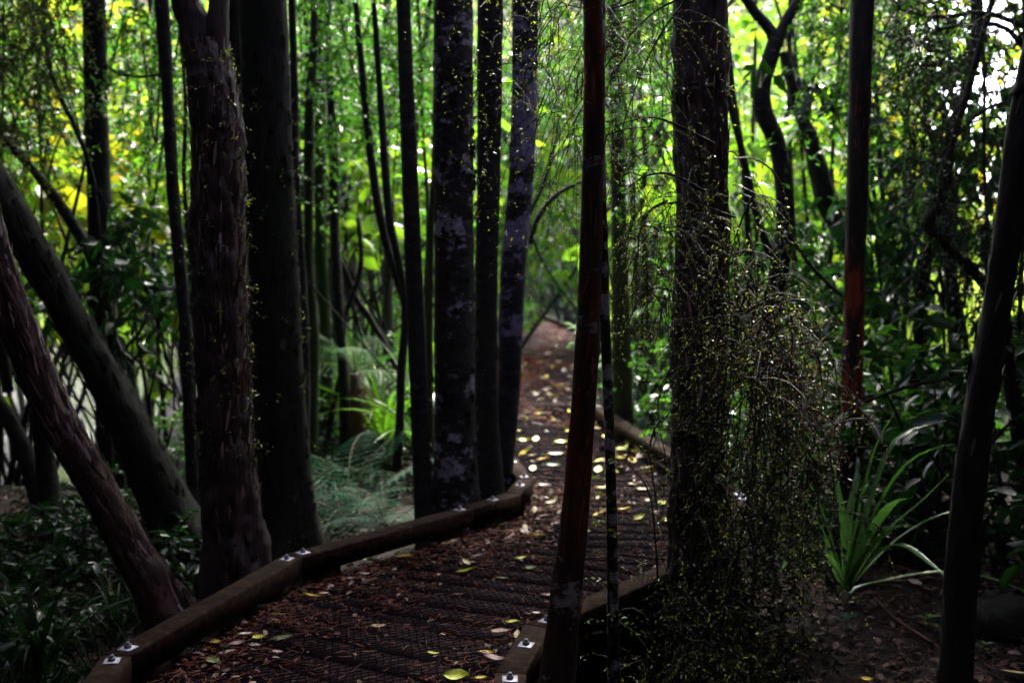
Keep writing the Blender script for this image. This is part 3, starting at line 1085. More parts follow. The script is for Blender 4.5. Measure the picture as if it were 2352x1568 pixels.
def bark_flakes(parent, pr, n, seed, zlo, zhi, lmin=.04, lmax=.16, wid=.014, lift=.012, m='flake'):
    """thin peeling strips standing a little off the trunk"""
    r = np.random.default_rng(seed)
    base = np.array(parent.location)
    k = r.integers(1, len(pr) - 1, n * 3)
    k = k[(pr[k, 2] > zlo) & (pr[k, 2] < zhi)][:n]
    n = len(k)
    c = pr[k, :3]
    T = nrm(pr[k + 1, :3] - pr[k - 1, :3])
    rad = pr[k, 3]
    th = r.uniform(0, TAU, n)
    A = nrm(np.cross(T, np.tile([0., 1, 0], (n, 1))))
    B = np.cross(T, A)
    o = A * np.cos(th)[:, None] + B * np.sin(th)[:, None]
    side = np.cross(T, o)
    L = r.uniform(lmin, lmax, n)
    W = r.uniform(.4, 1.3, n) * wid
    s = np.array([-.5, 0, .5])
    V = np.zeros((n, 3, 2, 3))
    lf = r.uniform(.2, 1.3, n) * lift
    slant = r.normal(0, .12, n)
    for i, t in enumerate(s):
        cen = c + T * (L * t)[:, None] + o * (rad * 1.03 + lf * (.2 + (t + .5 if 1 else 0) * 1.2) * (1 if i == 0 or i == 2 else .35))[:, None] + side * (slant * L * t)[:, None]
        wt = W * (1 if i == 1 else .55)
        V[:, i, 0] = cen - side * wt[:, None] / 2
        V[:, i, 1] = cen + side * wt[:, None] / 2 + o * (W * .25)[:, None]
    f = np.array([[0, 1, 3], [0, 3, 2], [2, 3, 5], [2, 5, 4]])
    F = (np.arange(n) * 6)[:, None, None] + f[None]
    link(Buf().add(V.reshape(-1, 3) - base, F.reshape(-1, 3)).mesh('bark_flakes', [M[m]]), 'bark_flakes', parent, 'stuff')


# --- the big named trees
tA, prA = add_tree('tree', 'thick smooth mossy dark trunk standing against the left kerb', 'tree', [(603, 0, 105), (614, 300, 108), (627, 600, 112), (641, 900, 115), (655, 1100, 122), (665, 1200, 130), (668, 1290, 150)], 5.3, 'bark_mossy', 1, sides=36, rough=.02, lobes=.04, extra=1)
tB, prB = add_tree('tree', 'shaggy peeling brown trunk that forks high up, left of the smooth mossy one', 'tree',
                   [(470, 95, 70), (480, 160, 96), (497, 300, 104), (500, 500, 112), (506, 700, 114), (512, 900, 116), (522, 1050, 120), (534, 1200, 126), (548, 1345, 150)], 4.5, 'bark_shaggy', 2, top=None, sides=48, dens=60, rough=.07, ridge=.16,
                   limbs=[([(462, 150), (446, 60), (418, -40), (380, -400)], 4.5, 74, 50, 'limb'), ([(488, 165), (500, 70), (506, -60), (520, -400)], 4.5, 54, 36, 'limb')])
bark_flakes(tB, prB, 1500, 31, -.3, 2.5, .03, .14, .012, .012)
tC, prC = add_tree('tree', 'thick dark trunk with white lichen patches behind the kerb, stoutest of three together', 'tree', [(1042, 0, 86), (1042, 300, 90), (1043, 600, 92), (1043, 850, 96), (1044, 1040, 100), (1045, 1170, 108)], 6.0, 'bark_lichen', 3, sides=32, rough=.03)
tD, prD = add_tree('tree', 'straight dark trunk squeezed between the two lichen marked trunks', 'tree', [(1126, 0, 56), (1122, 400, 52), (1116, 700, 50), (1118, 950, 54), (1128, 1140, 62)], 6.25, 'bark_dark', 4, sides=24, rough=.03)
tE, prE = add_tree('tree', 'leaning slim trunk with large lavender lichen patches at the kerb corner', 'tree', [(1205, 0, 60), (1204, 200, 60), (1197, 400, 60), (1183, 560, 60), (1175, 700, 58), (1168, 900, 54), (1158, 1030, 50), (1148, 1130, 54)], 6.4, 'bark_pale', 5, sides=26, rough=.04)
tF, prF = add_tree('tree', 'slender black trunk left of the three lichened trunks', 'tree', [(926, 0, 32), (938, 300, 37), (950, 600, 39), (962, 900, 40), (973, 1180, 44)], 5.9, 'bark_dark', 6, sides=18, rough=.04)
tF2, _ = add_tree('sapling', 'green mossed pole between the slender black trunk and the stoutest lichened one', 'sapling', [(1003, -50, 12), (1000, 300, 13), (990, 560, 14), (987, 800, 15), (991, 1100, 16)], 7.0, 'bark_green', 7, sides=10, rough=.05)
tG, prG = add_tree('tree', 'straight dark trunk in front of the yellow foliage, beside the stream', 'tree', [(215, 0, 50), (222, 300, 52), (230, 500, 54), (238, 700, 58), (250, 900, 60), (262, 1080, 70)], 8.0, 'bark_dark', 8, sides=24, rough=.05,
                   limbs=[([(240, 150), (270, 168), (320, 176), (372, 172)], 7.8, 10, 6, 'limb')])
tH, prH = add_tree('tree', 'thin knobbly dark trunk between the stream side tree and the shaggy forked tree', 'tree', [(370, 0, 30), (384, 200, 28), (396, 420, 28), (412, 600, 28), (427, 760, 28), (438, 1000, 30)], 6.3, 'bark_dark', 9, sides=16, rough=.08)
tB2, _ = add_tree('tree', 'dark trunk half hidden between the shaggy trunk and the smooth mossy one', 'tree', [(532, 0, 46), (540, 300, 46), (556, 600, 44), (572, 900, 46), (590, 1200, 56)], 5.6, 'bark_dark', 10, sides=18, rough=.06)
tL1, prL1 = add_tree('leaning_tree', 'rusty stringy barked trunk leaning hard from its foot by the left kerb', 'tree', [(-150, 120, 69), (-70, 400, 69), (-10, 600, 72), (45, 760, 76), (112, 920, 81), (200, 1080, 84), (296, 1250, 89), (390, 1410, 110)], 4.3, 'bark_rust', 12, sides=44, dens=60, rough=.06, ridge=.14, extra=1, top=6)
bark_flakes(tL1, prL1, 1300, 32, -.4, 2.3, .04, .18, .011, .010)
tL2, prL2 = add_tree('leaning_tree', 'black mossy trunk leaning parallel behind the rusty leaning one', 'tree', [(-190, 60, 103), (-60, 360, 103), (40, 520, 96), (125, 660, 89), (212, 820, 89), (280, 940, 96), (356, 1100, 114), (440, 1290, 146)], 5.6, 'bark_mossy', 13, sides=30, rough=.08, top=7)
tR1, prR1 = add_tree('tree', 'straight slim trunk with orange bare patches beside the strap leaved plant', 'tree', [(1980, 0, 50), (1973, 250, 48), (1966, 500, 46), (1960, 750, 46), (1954, 950, 46), (1946, 1100, 50), (1942, 1220, 56)], 5.25, 'bark_orange', 14, sides=28, rough=.05, lobes=.08)
tW, prW = add_tree('tree', 'thick fibrous dark trunk draped with the weeping small leaved shrub', 'tree', [(1608, 0, 112), (1608, 250, 108), (1612, 500, 106), (1606, 720, 112), (1604, 1000, 116), (1606, 1250, 124), (1610, 1450, 150)], 4.25, 'bark_shaggy', 15, sides=48, dens=60, rough=.06, ridge=.15, extra=1)
bark_flakes(tW, prW, 420, 33, -.3, 2.9, .06, .24, .012, .016)
tRed, prRed = add_tree('tree', 'red brown bare barked trunk in front of the boardwalk', 'tree', [(1362, 0, 50), (1364, 200, 50), (1362, 400, 51), (1353, 680, 52), (1340, 930, 54), (1320, 1180, 62), (1298, 1380, 72), (1282, 1568, 82)], 3.0, 'bark_red', 16, sides=36, rough=.05, lobes=.10)
tThin, prThin = add_tree('sapling', 'thin black stem with round white lichen spots right beside the red trunk', 'sapling', [(1380, 0, 22), (1378, 300, 24), (1384, 560, 25), (1390, 760, 24), (1400, 1000, 24), (1406, 1250, 26), (1410, 1568, 32)], 3.12, 'bark_spotty', 17, sides=16, rough=.05)
tM, _ = add_tree('tree', 'grey green trunk behind the spotted stem on the far side of the boardwalk', 'tree', [(1412, 0, 32), (1418, 300, 34), (1424, 600, 38), (1430, 880, 46)], 9.0, 'bark_green', 18, sides=16, rough=.05)
tR2, _ = add_tree('tree', 'crooked dark tree that forks into two wavy limbs right of the draped trunk', 'tree', [(1782, 90, 36), (1752, 190, 40), (1752, 250, 42), (1786, 340, 40), (1802, 450, 42), (1798, 560, 44), (1775, 700, 44), (1752, 850, 46), (1740, 1000, 50)], 7.4, 'bark_dark', 19, top=None, sides=18, rough=.06,
                  limbs=[([(1784, 110), (1768, 70), (1728, 20), (1690, -60), (1660, -300)], 7.4, 30, 16, 'limb'), ([(1784, 105), (1800, 60), (1842, -10), (1890, -90), (1930, -300)], 7.4, 30, 16, 'limb'),
                         ([(1792, 620), (1760, 560), (1732, 470), (1700, 330), (1668, 200), (1660, 60), (1650, -200)], 7.3, 22, 10, 'limb')])
tR3, prR3 = add_tree('tree', 'near black trunk leaning at the right edge of the view', 'tree', [(2400, 0, 56), (2362, 200, 58), (2330, 420, 62), (2296, 680, 64), (2246, 960, 70), (2218, 1220, 78), (2196, 1568, 76)], 2.95, 'bark_spotty', 20, sides=36, rough=.09, lobes=.10)
M['bark_r3'] = bark_mat('near_black_bark', (0.0033, 0.0033, 0.0033), (0.0110, 0.0099, 0.0088), 8, moss=.4, moss_col=(.014, .017, .009), lichen=.30, lichen_col=(.06, .055, .05))
tR3.data.materials[0] = M['bark_r3']
tR4, _ = add_tree('dead_stump', 'tall snapped off dark stem with a blunt broken top', 'tree', [(2128, 560, 26), (2122, 640, 30), (2112, 800, 30), (2098, 980, 34), (2090, 1120, 40)], 7.0, 'bark_dark', 21, top=None, sides=14, rough=.12)
tR5, _ = add_tree('mossy_limb', 'mossy swollen trunk slanting down through the bright leaves', 'tree', [(1800, 120, 24), (1826, 220, 30), (1862, 330, 40), (1890, 440, 52), (1916, 520, 40), (1960, 600, 34), (2010, 720, 30), (2080, 860, 30)], 8.6, 'bark_mossy', 22, top=None, sides=16, rough=.18, lobes=.15)
tR6, _ = add_tree('fallen_pole', 'thin dark pole slanting from the crooked tree down to the snapped stem', 'log', [(1800, 520, 10), (1870, 620, 12), (1960, 702, 13), (2060, 800, 14), (2140, 880, 16)], 6.9, 'bark_dark', 23, top=None, sides=8, rough=.08)
tR7, _ = add_tree('crooked_tree', 'zigzag dark limb bending sharply against the bright foliage', 'tree', [(2196, 300, 14), (2168, 400, 18), (2160, 470, 22), (2134, 515, 26), (2184, 575, 28), (2250, 640, 30), (2300, 720, 32), (2320, 860, 34)], 5.6, 'bark_dark', 24, top=4.5, sides=14, rough=.1)
tR8, _ = add_tree('tree', 'dark curved trunk under the white sky gap', 'tree', [(2245, -20, 26), (2240, 120, 26), (2212, 230, 26), (2180, 330, 26), (2176, 520, 26), (2190, 760, 28), (2200, 1000, 30)], 6.6, 'bark_dark', 25, sides=14, rough=.08)
tL5, _ = add_tree('leaning_tree', 'thin dark limb slanting across the yellow foliage at far left', 'tree', [(-60, 250, 16), (20, 330, 22), (100, 420, 28), (170, 520, 30), (230, 640, 30), (262, 820, 34)], 7.6, 'bark_dark', 26, top=4.2, sides=12, rough=.1)
tL6, _ = add_tree('sapling', 'bare wavy sapling crossing in front of the yellow leaves', 'sapling', [(98, -20, 9), (104, 90, 9), (125, 190, 11), (170, 290, 12), (205, 380, 13), (225, 520, 14), (240, 800, 16)], 7.2, 'bark_dark', 27, sides=8, rough=.06)
tL7, _ = add_tree('sapling', 'leaning stem standing in the stream bank ferns', 'sapling', [(262, 560, 12), (275, 700, 14), (300, 850, 18), (330, 1000, 22)], 8.6, 'bark_green', 28, top=4, sides=10, rough=.06)
tL8, _ = add_tree('sapling', 'thin reddish stem bending over the stream', 'sapling', [(330, 620, 8), (312, 740, 9), (330, 860, 10), (352, 1000, 12)], 8.2, 'bark_grey', 29, top=3.6, sides=8, rough=.06)
tL9, _ = add_tree('branch', 'curved bare branch sweeping down to the stream bank', 'branch', [(346, 590, 8), (348, 680, 9), (322, 760, 10), (290, 800, 10), (280, 860, 12), (276, 960, 12)], 7.9, 'bark_dark', 30, top=None, sides=7, rough=.06)
tL10, _ = add_tree('stump', 'dark slanting broken root by the stream at far left', 'stump', [(-30, 880, 26), (20, 960, 40), (60, 1050, 44), (90, 1130, 54)], 6.6, 'bark_dark', 31, top=None, sides=14, rough=.12)
tL11, _ = add_tree('stump', 'black hanging dead stem between the rusty leaning trunk and the stream', 'stump', [(70, 830, 26), (84, 900, 34), (100, 1010, 40), (112, 1130, 44)], 5.9, 'bark_dark', 32, top=None, sides=12, rough=.16)

bark_flakes(tRed if tRed.type == 'EMPTY' else tRed, prRed, 160, 34, -.2, 2.6, .02, .09, .008, .004, 'flakered')
bark_flakes(tR1, prR1, 120, 35, .6, 2.4, .02, .10, .010, .005, 'flakered')
bark_flakes(tL2, prL2, 420, 36, -.3, 2.6, .03, .12, .02, .012, 'flakedark')
bark_flakes(tA, prA, 380, 37, -.3, 3, .02, .07, .03, .006, 'flakedark')
bark_flakes(tC, prC, 260, 38, -.3, 3, .02, .06, .04, .006, 'flakedark')
bark_flakes(tR3, prR3, 160, 39, -.3, 2.4, .02, .07, .016, .006, 'flakedark')
# --- thinner poles, in the order they stand
poles = [
    ('narrow dark pole touching the outline of the smooth mossy trunk', [(676, -20, 18), (682, 300, 20), (692, 600, 20), (704, 1000, 24)], 6.8, 'bark_dark'),
    ('leafy dark pole first right of the smooth mossy trunk', [(718, -20, 20), (712, 300, 20), (708, 600, 22), (712, 900, 24)], 8.2, 'bark_green'),
    ('moss sided pole second right of the smooth mossy trunk', [(738, -20, 30), (736, 300, 28), (738, 560, 28), (742, 850, 30)], 9.5, 'bark_green'),
    ('curved pole that swings out low above the bright strap leaves', [(757, 60, 16), (760, 300, 20), (764, 520, 24), (776, 700, 25), (788, 880, 26)], 8.6, 'bark_dark'),
    ('long leaning pole bending towards the slender black trunk', [(826, -20, 14), (840, 160, 18), (858, 380, 20), (885, 560, 20), (918, 680, 20), (946, 820, 20)], 8.0, 'bark_dark'),
    ('pole crossing the long leaning one near its foot', [(862, 120, 14), (872, 300, 16), (892, 500, 18), (920, 620, 18), (934, 720, 19), (922, 860, 20), (908, 1070, 22)], 7.4, 'bark_dark'),
    ('upright grey pole behind the strap leaves', [(880, 60, 16), (886, 400, 18), (892, 620, 22), (898, 860, 24)], 11.0, 'bark_grey'),
    ('slanting fallen pole between the curved pole and the strap leaves', [(770, 590, 14), (810, 660, 15), (850, 740, 16), (884, 810, 18)], 9.0, 'bark_dark'),
    ('thin stem forming a narrow cross above the strap leaves', [(822, 500, 9), (826, 600, 10), (810, 700, 11), (792, 800, 12)], 8.8, 'bark_dark'),
    ('faint stem in the middle of the left thicket', [(800, -10, 12), (806, 250, 13), (822, 480, 14), (824, 800, 15)], 12.0, 'bark_grey'),
    ('leaning branch behind the slender black trunk near the top', [(1010, -60, 14), (985, 60, 14), (962, 200, 14), (950, 330, 13), (958, 620, 14), (968, 900, 16)], 8.5, 'bark_dark'),
    ('mossy lit pole against the slender black trunk', [(976, 420, 8), (984, 600, 10), (980, 760, 12), (985, 960, 12)], 8.0, 'bark_green'),
    ('dark pole left of the narrow pole, almost behind the mossy trunk', [(690, -20, 12), (699, 200, 14), (700, 500, 15), (716, 860, 16)], 10.5, 'bark_dark'),
    ('tall pole seen between the grey green trunk and the pole row', [(1452, 40, 10), (1450, 300, 12), (1456, 560, 15), (1458, 860, 18)], 11.5, 'bark_grey'),
    ('second pole of the pale row left of the draped trunk', [(1476, 120, 12), (1474, 350, 14), (1478, 600, 20), (1482, 860, 24)], 11.0, 'bark_green'),
    ('third pole of the pale row left of the draped trunk', [(1496, 80, 10), (1500, 360, 12), (1498, 620, 14), (1504, 850, 17)], 12.5, 'bark_grey'),
    ('fourth pole of the pale row left of the draped trunk', [(1522, 0, 10), (1516, 340, 13), (1518, 620, 15), (1520, 850, 18)], 12.0, 'bark_green'),
    ('last pole of the pale row, nearest the draped trunk', [(1542, 100, 9), (1538, 360, 10), (1534, 620, 12), (1538, 840, 14)], 13.5, 'bark_grey'),
    ('crossing thin stem in the pale row of poles', [(1444, 480, 8), (1466, 580, 9), (1490, 700, 10), (1510, 820, 11)], 12.0, 'bark_grey'),
    ('slim pole just right of the draped trunk', [(1668, 160, 14), (1690, 330, 16), (1702, 480, 16), (1712, 620, 18), (1716, 900, 20)], 8.2, 'bark_dark'),
    ('straight thin pole seen through the fork of the crooked tree', [(1744, -20, 8), (1740, 300, 9), (1748, 600, 10), (1756, 820, 12)], 10.0, 'bark_grey'),
    ('dark thin pole close behind the crooked tree', [(1822, 0, 12), (1820, 260, 13), (1824, 500, 14), (1816, 720, 16), (1806, 920, 18)], 9.4, 'bark_dark'),
    ('leaning thin stem running down into the fern fronds', [(1850, 420, 8), (1862, 560, 9), (1880, 660, 9), (1896, 780, 10)], 9.0, 'bark_dark'),
    ('pale bare stick slanting under the mossy slanting trunk', [(1880, 610, 7), (1852, 660, 8), (1822, 720, 9), (1792, 800, 10)], 8.4, 'bark_grey'),
    ('thin dark pole left of the orange patched trunk', [(1915, 520, 9), (1912, 640, 10), (1905, 760, 11), (1898, 900, 12)], 9.2, 'bark_dark'),
    ('thin dark pole right of the orange patched trunk', [(2020, 240, 12), (2030, 400, 13), (2045, 520, 14), (2056, 700, 14)], 8.8, 'bark_dark'),
    ('thin hanging stem left of the near black leaning trunk', [(2262, 300, 9), (2268, 520, 9), (2262, 760, 10), (2256, 960, 11)], 6.4, 'bark_dark'),
    ('level dead branch across the bright patch beside the snapped stem', [(2130, 672, 8), (2200, 676, 7), (2270, 672, 6), (2340, 664, 5)], 7.0, 'bark_dark'),
    ('wavy thin stem behind the snapped stem', [(2196, 560, 8), (2204, 700, 8), (2196, 860, 9), (2192, 1000, 10)], 7.6, 'bark_dark'),
    ('pole at the back of the stream beside the thin knobbly trunk', [(352, -20, 8), (340, 300, 8), (345, 560, 9), (362, 760, 10)], 10.0, 'bark_dark'),
    ('slim pole left of the shaggy forked tree', [(412, 60, 8), (426, 300, 9), (430, 560, 10), (436, 900, 12)], 7.6, 'bark_dark'),
]
for i, (lab, pts, Y, m) in enumerate(poles):
    lying = any(w in lab for w in ('fallen', 'slanting', 'level', 'stick', 'cross above'))
    cat = 'branch' if lying else 'sapling'
    add_tree('fallen_branch' if lying else 'sapling', lab, cat, pts, Y, m, 200 + i, top=None if lying else 6.5, sides=9, dens=14, rough=.07, to_ground='level' not in lab, lobes=.08, wob=.035 * (Y / 8))

# tunnel at the end of the deck: distant trunks
tunnel = [(1190, 22, 16, 'far trunk just showing beside the lavender lichened trunk'), (1208, 25, 14, 'far trunk at the left side of the opening over the path end'),
          (1222, 24.5, 16, 'second far trunk from the left in the opening over the path end'), (1236, 29, 10, 'thin far pole left of the gap of light over the path end'),
          (1256, 31, 8, 'thinnest far pole standing in the gap of light over the path end'), (1272, 33, 12, 'far dark pole right of the gap of light over the path end'),
          (1298, 36, 34, 'widest far dark trunk at the end of the boardwalk'), (1322, 30, 24, 'stout far trunk almost touching the red trunk'),
          (1350, 26, 12, 'far pole between the red trunk and the spotted stem'), (1378, 19, 12, 'far pole behind the spotted stem'), (1394, 16, 12, 'pole just left of the grey green trunk')]
for i, (u, Y, w, lab) in enumerate(tunnel):
    add_tree('distant_tree', lab, 'tree', [(u + 3, 300, w * .8), (u, 500, w * .9), (u - 2, 690, w)], Y, 'bark_green', 300 + i, top=8.5, sides=9, dens=6, rough=.06, group='far trunks at the end of the boardwalk')
tz = np.random.default_rng(606)
ZONES = [((690, 960), (7.6, 12.5), 9, 'one of the thin crooked stems tangled between the mossy trunk and the black trunk', 'crooked stems left of the black trunk'),
         ((1420, 1560), (8.5, 12.5), 3, 'one of the thin crooked stems tangled among the pale poles', 'crooked stems among the pale poles'),
         ((1690, 2200), (7.4, 12), 10, 'one of the thin crooked stems tangled behind the orange patched trunk', 'crooked stems on the right side'),
         ((-20, 440), (7.6, 11), 4, 'one of the thin crooked stems tangled over the stream bank', 'crooked stems over the stream bank')]
for (u0, u1), (Y0, Y1), cnt, lab, grp in ZONES:
    for i in range(cnt):
        u, Y = tz.uniform(u0, u1), tz.uniform(Y0, Y1)
        w = tz.uniform(5, 11)
        ln = tz.choice([-1, 1]) * tz.uniform(90, 330)
        bow = tz.choice([-1, 1]) * tz.uniform(40, 150)
        v0, v1 = tz.uniform(-60, 380), tz.uniform(780, 1000)
        ks = np.linspace(0, 1, 6)
        pts = [(u + ln * (1 - k) + bow * math.sin(k * math.pi) + tz.normal(0, 12), v0 + (v1 - v0) * k, w * (.5 + .6 * k)) for k in ks]
        add_tree('crooked_sapling', lab, 'sapling', pts, Y, 'bark_dark', 700 + i, top=None, sides=7, dens=10, rough=.08, to_ground=True, lobes=.1, wob=.03, group=grp)
# arching branches over the far path
arch = [([(1216, 560), (1236, 500), (1272, 452), (1320, 424), (1380, 400)], 9.0, 14, 8, 'arching dark branch springing from the kerb corner trunk over the path'),
        ([(1212, 500), (1240, 440), (1262, 380), (1280, 300), (1284, 200)], 9.6, 10, 6, 'upright arching branch left of the opening over the path'),
        ([(1450, 260), (1500, 290), (1530, 340), (1556, 400)], 8.2, 9, 4, 'bare bent branch above the pale pole row')]
for pts, Y, w0, w1, lab in arch:
    P3 = np.array([P(u, v, Y) for u, v in pts])
    pth = np.hstack([P3, np.linspace(w0, w1, len(P3))[:, None] / 2 / FPX * Y])
    b, _ = trunk_mesh(pth, 400 + int(Y * 10), 8, 20, .08)
    base = P3[0]
    o = link(Buf().add(np.concatenate(b.V) - base, np.concatenate(b.F)).mesh('branch', [M['bark_dark']], True), 'branch')
    o.location = base
    tag(o, lab, 'branch')


# ------------------------------------------------------------------ shrubs and background trees
def shrub_mesh(seed, h, rad, nsp, n, twig, L, W, ml, low=.12, tmpl=T_DIA, droop=.3, stems=6, lump=3.0):
    r = np.random.default_rng(seed)
    buf = Buf()
    ends = np.stack([r.normal(0, rad * .5, stems), r.normal(0, rad * .5, stems), r.uniform(h * .6, h * .95, stems)], -1)
    K = 8
    t = np.linspace(0, 1, K)
    base = np.zeros((stems, 3)) + np.concatenate([r.normal(0, .08, (stems, 2)), np.full((stems, 1), -.15)], 1)
    path = base[:, None] * (1 - t)[None, :, None] + ends[:, None] * t[None, :, None]
    path[:, :, :2] += (np.sin(t * math.pi * 1.3)[None, :, None]) * r.normal(0, .16, (stems, 1, 2)) * rad
    path[:, :, :2] += r.normal(0, .025, (stems, K, 2))
    v, f = tubes(path, (.022 * (1.1 - .8 * t))[None] * r.uniform(.6, 1.2, (stems, 1)) * (h / 2.5) ** .5, 6)
    stem = Buf().add(v, f)
    # branch tips cluster in lumps
    nl = max(4, int(lump * 4))
    lc = np.stack([r.normal(0, rad * .55, nl), r.normal(0, rad * .55, nl), h * (low + (1 - low) * r.random(nl) ** .8)], -1)
    which = r.integers(0, nl, nsp)
    off = nrm(r.normal(0, 1, (nsp, 3))) * (r.random((nsp, 1)) ** .45) * rad * .52
    off[:, 2] *= .75
    cen = lc[which] + off
    cen[:, 2] = np.maximum(cen[:, 2], h * low * .5)
    dr = off + r.normal(0, .2, off.shape) * rad + np.array([0, 0, .1])
    sprays(r, buf, cen, dr, n, twig, L, W, droop, 0, 1, tmpl)
    # branches from the stems to the lumps
    si = r.integers(0, stems, nl)
    st = path[si, r.integers(3, K - 1, nl)]
    pth = st[:, None] * (1 - t)[None, :, None] + lc[:, None] * t[None, :, None]
    pth[:, :, 2] += np.sin(t * math.pi)[None] * .12 * rad
    v, f = tubes(pth, (.010 * (1.1 - .7 * t))[None] * np.ones((nl, 1)), 4)
    stem.add(v, f)
    return buf.mesh('foliage', [M[ml], M['twig']]), stem.mesh('stems', [M['bark_dark']])


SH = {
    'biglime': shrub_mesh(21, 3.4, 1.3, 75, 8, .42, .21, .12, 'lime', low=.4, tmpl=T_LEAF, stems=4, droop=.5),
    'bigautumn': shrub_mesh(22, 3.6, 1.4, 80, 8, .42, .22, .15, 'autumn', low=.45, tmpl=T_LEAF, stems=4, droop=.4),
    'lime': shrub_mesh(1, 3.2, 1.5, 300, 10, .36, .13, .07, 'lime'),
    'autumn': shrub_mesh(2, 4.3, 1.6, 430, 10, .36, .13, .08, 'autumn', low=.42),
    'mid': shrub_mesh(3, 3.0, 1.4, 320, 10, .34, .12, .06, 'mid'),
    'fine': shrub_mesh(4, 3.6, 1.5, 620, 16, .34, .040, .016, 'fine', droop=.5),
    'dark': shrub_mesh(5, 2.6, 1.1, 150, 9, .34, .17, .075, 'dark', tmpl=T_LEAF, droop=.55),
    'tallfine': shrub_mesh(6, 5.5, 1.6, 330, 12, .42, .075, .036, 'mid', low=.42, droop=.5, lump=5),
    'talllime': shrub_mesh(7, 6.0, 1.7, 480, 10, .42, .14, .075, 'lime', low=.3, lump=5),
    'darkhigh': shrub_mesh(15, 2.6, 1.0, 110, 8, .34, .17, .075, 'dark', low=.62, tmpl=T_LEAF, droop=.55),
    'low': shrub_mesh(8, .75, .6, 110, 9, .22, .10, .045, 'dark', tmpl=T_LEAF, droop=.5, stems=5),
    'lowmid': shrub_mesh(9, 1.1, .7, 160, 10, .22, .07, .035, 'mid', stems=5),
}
NICE = {'biglime': 'large leaved lime', 'bigautumn': 'large leaved yellowing', 'lime': 'lime green', 'autumn': 'yellow turning', 'mid': 'mid green', 'fine': 'grey green fine leaved', 'dark': 'dark glossy leaved', 'tallfine': 'tall small leaved',
        'talllime': 'tall lime leaved', 'low': 'low dark leaved', 'lowmid': 'low green'}
srng = np.random.default_rng(9)


def shrub(kind, u, Y, label, s=1.0, sz=1.0, z=None, group=None, name=None):
    x = (u - 1176) / FPX * Y
    gz = float(ground(x, Y)) if z is None else z
    t = thing(name or ('small_tree' if 'tall' in kind else 'shrub'), label, 'small tree' if 'tall' in kind else 'shrub', (x, Y, gz), srng.uniform(0, TAU), group)
    t.scale = (s, s, s * sz)
    link(SH[kind][0], 'foliage', t, 'stuff')
    link(SH[kind][1], 'stems', t)
    return t


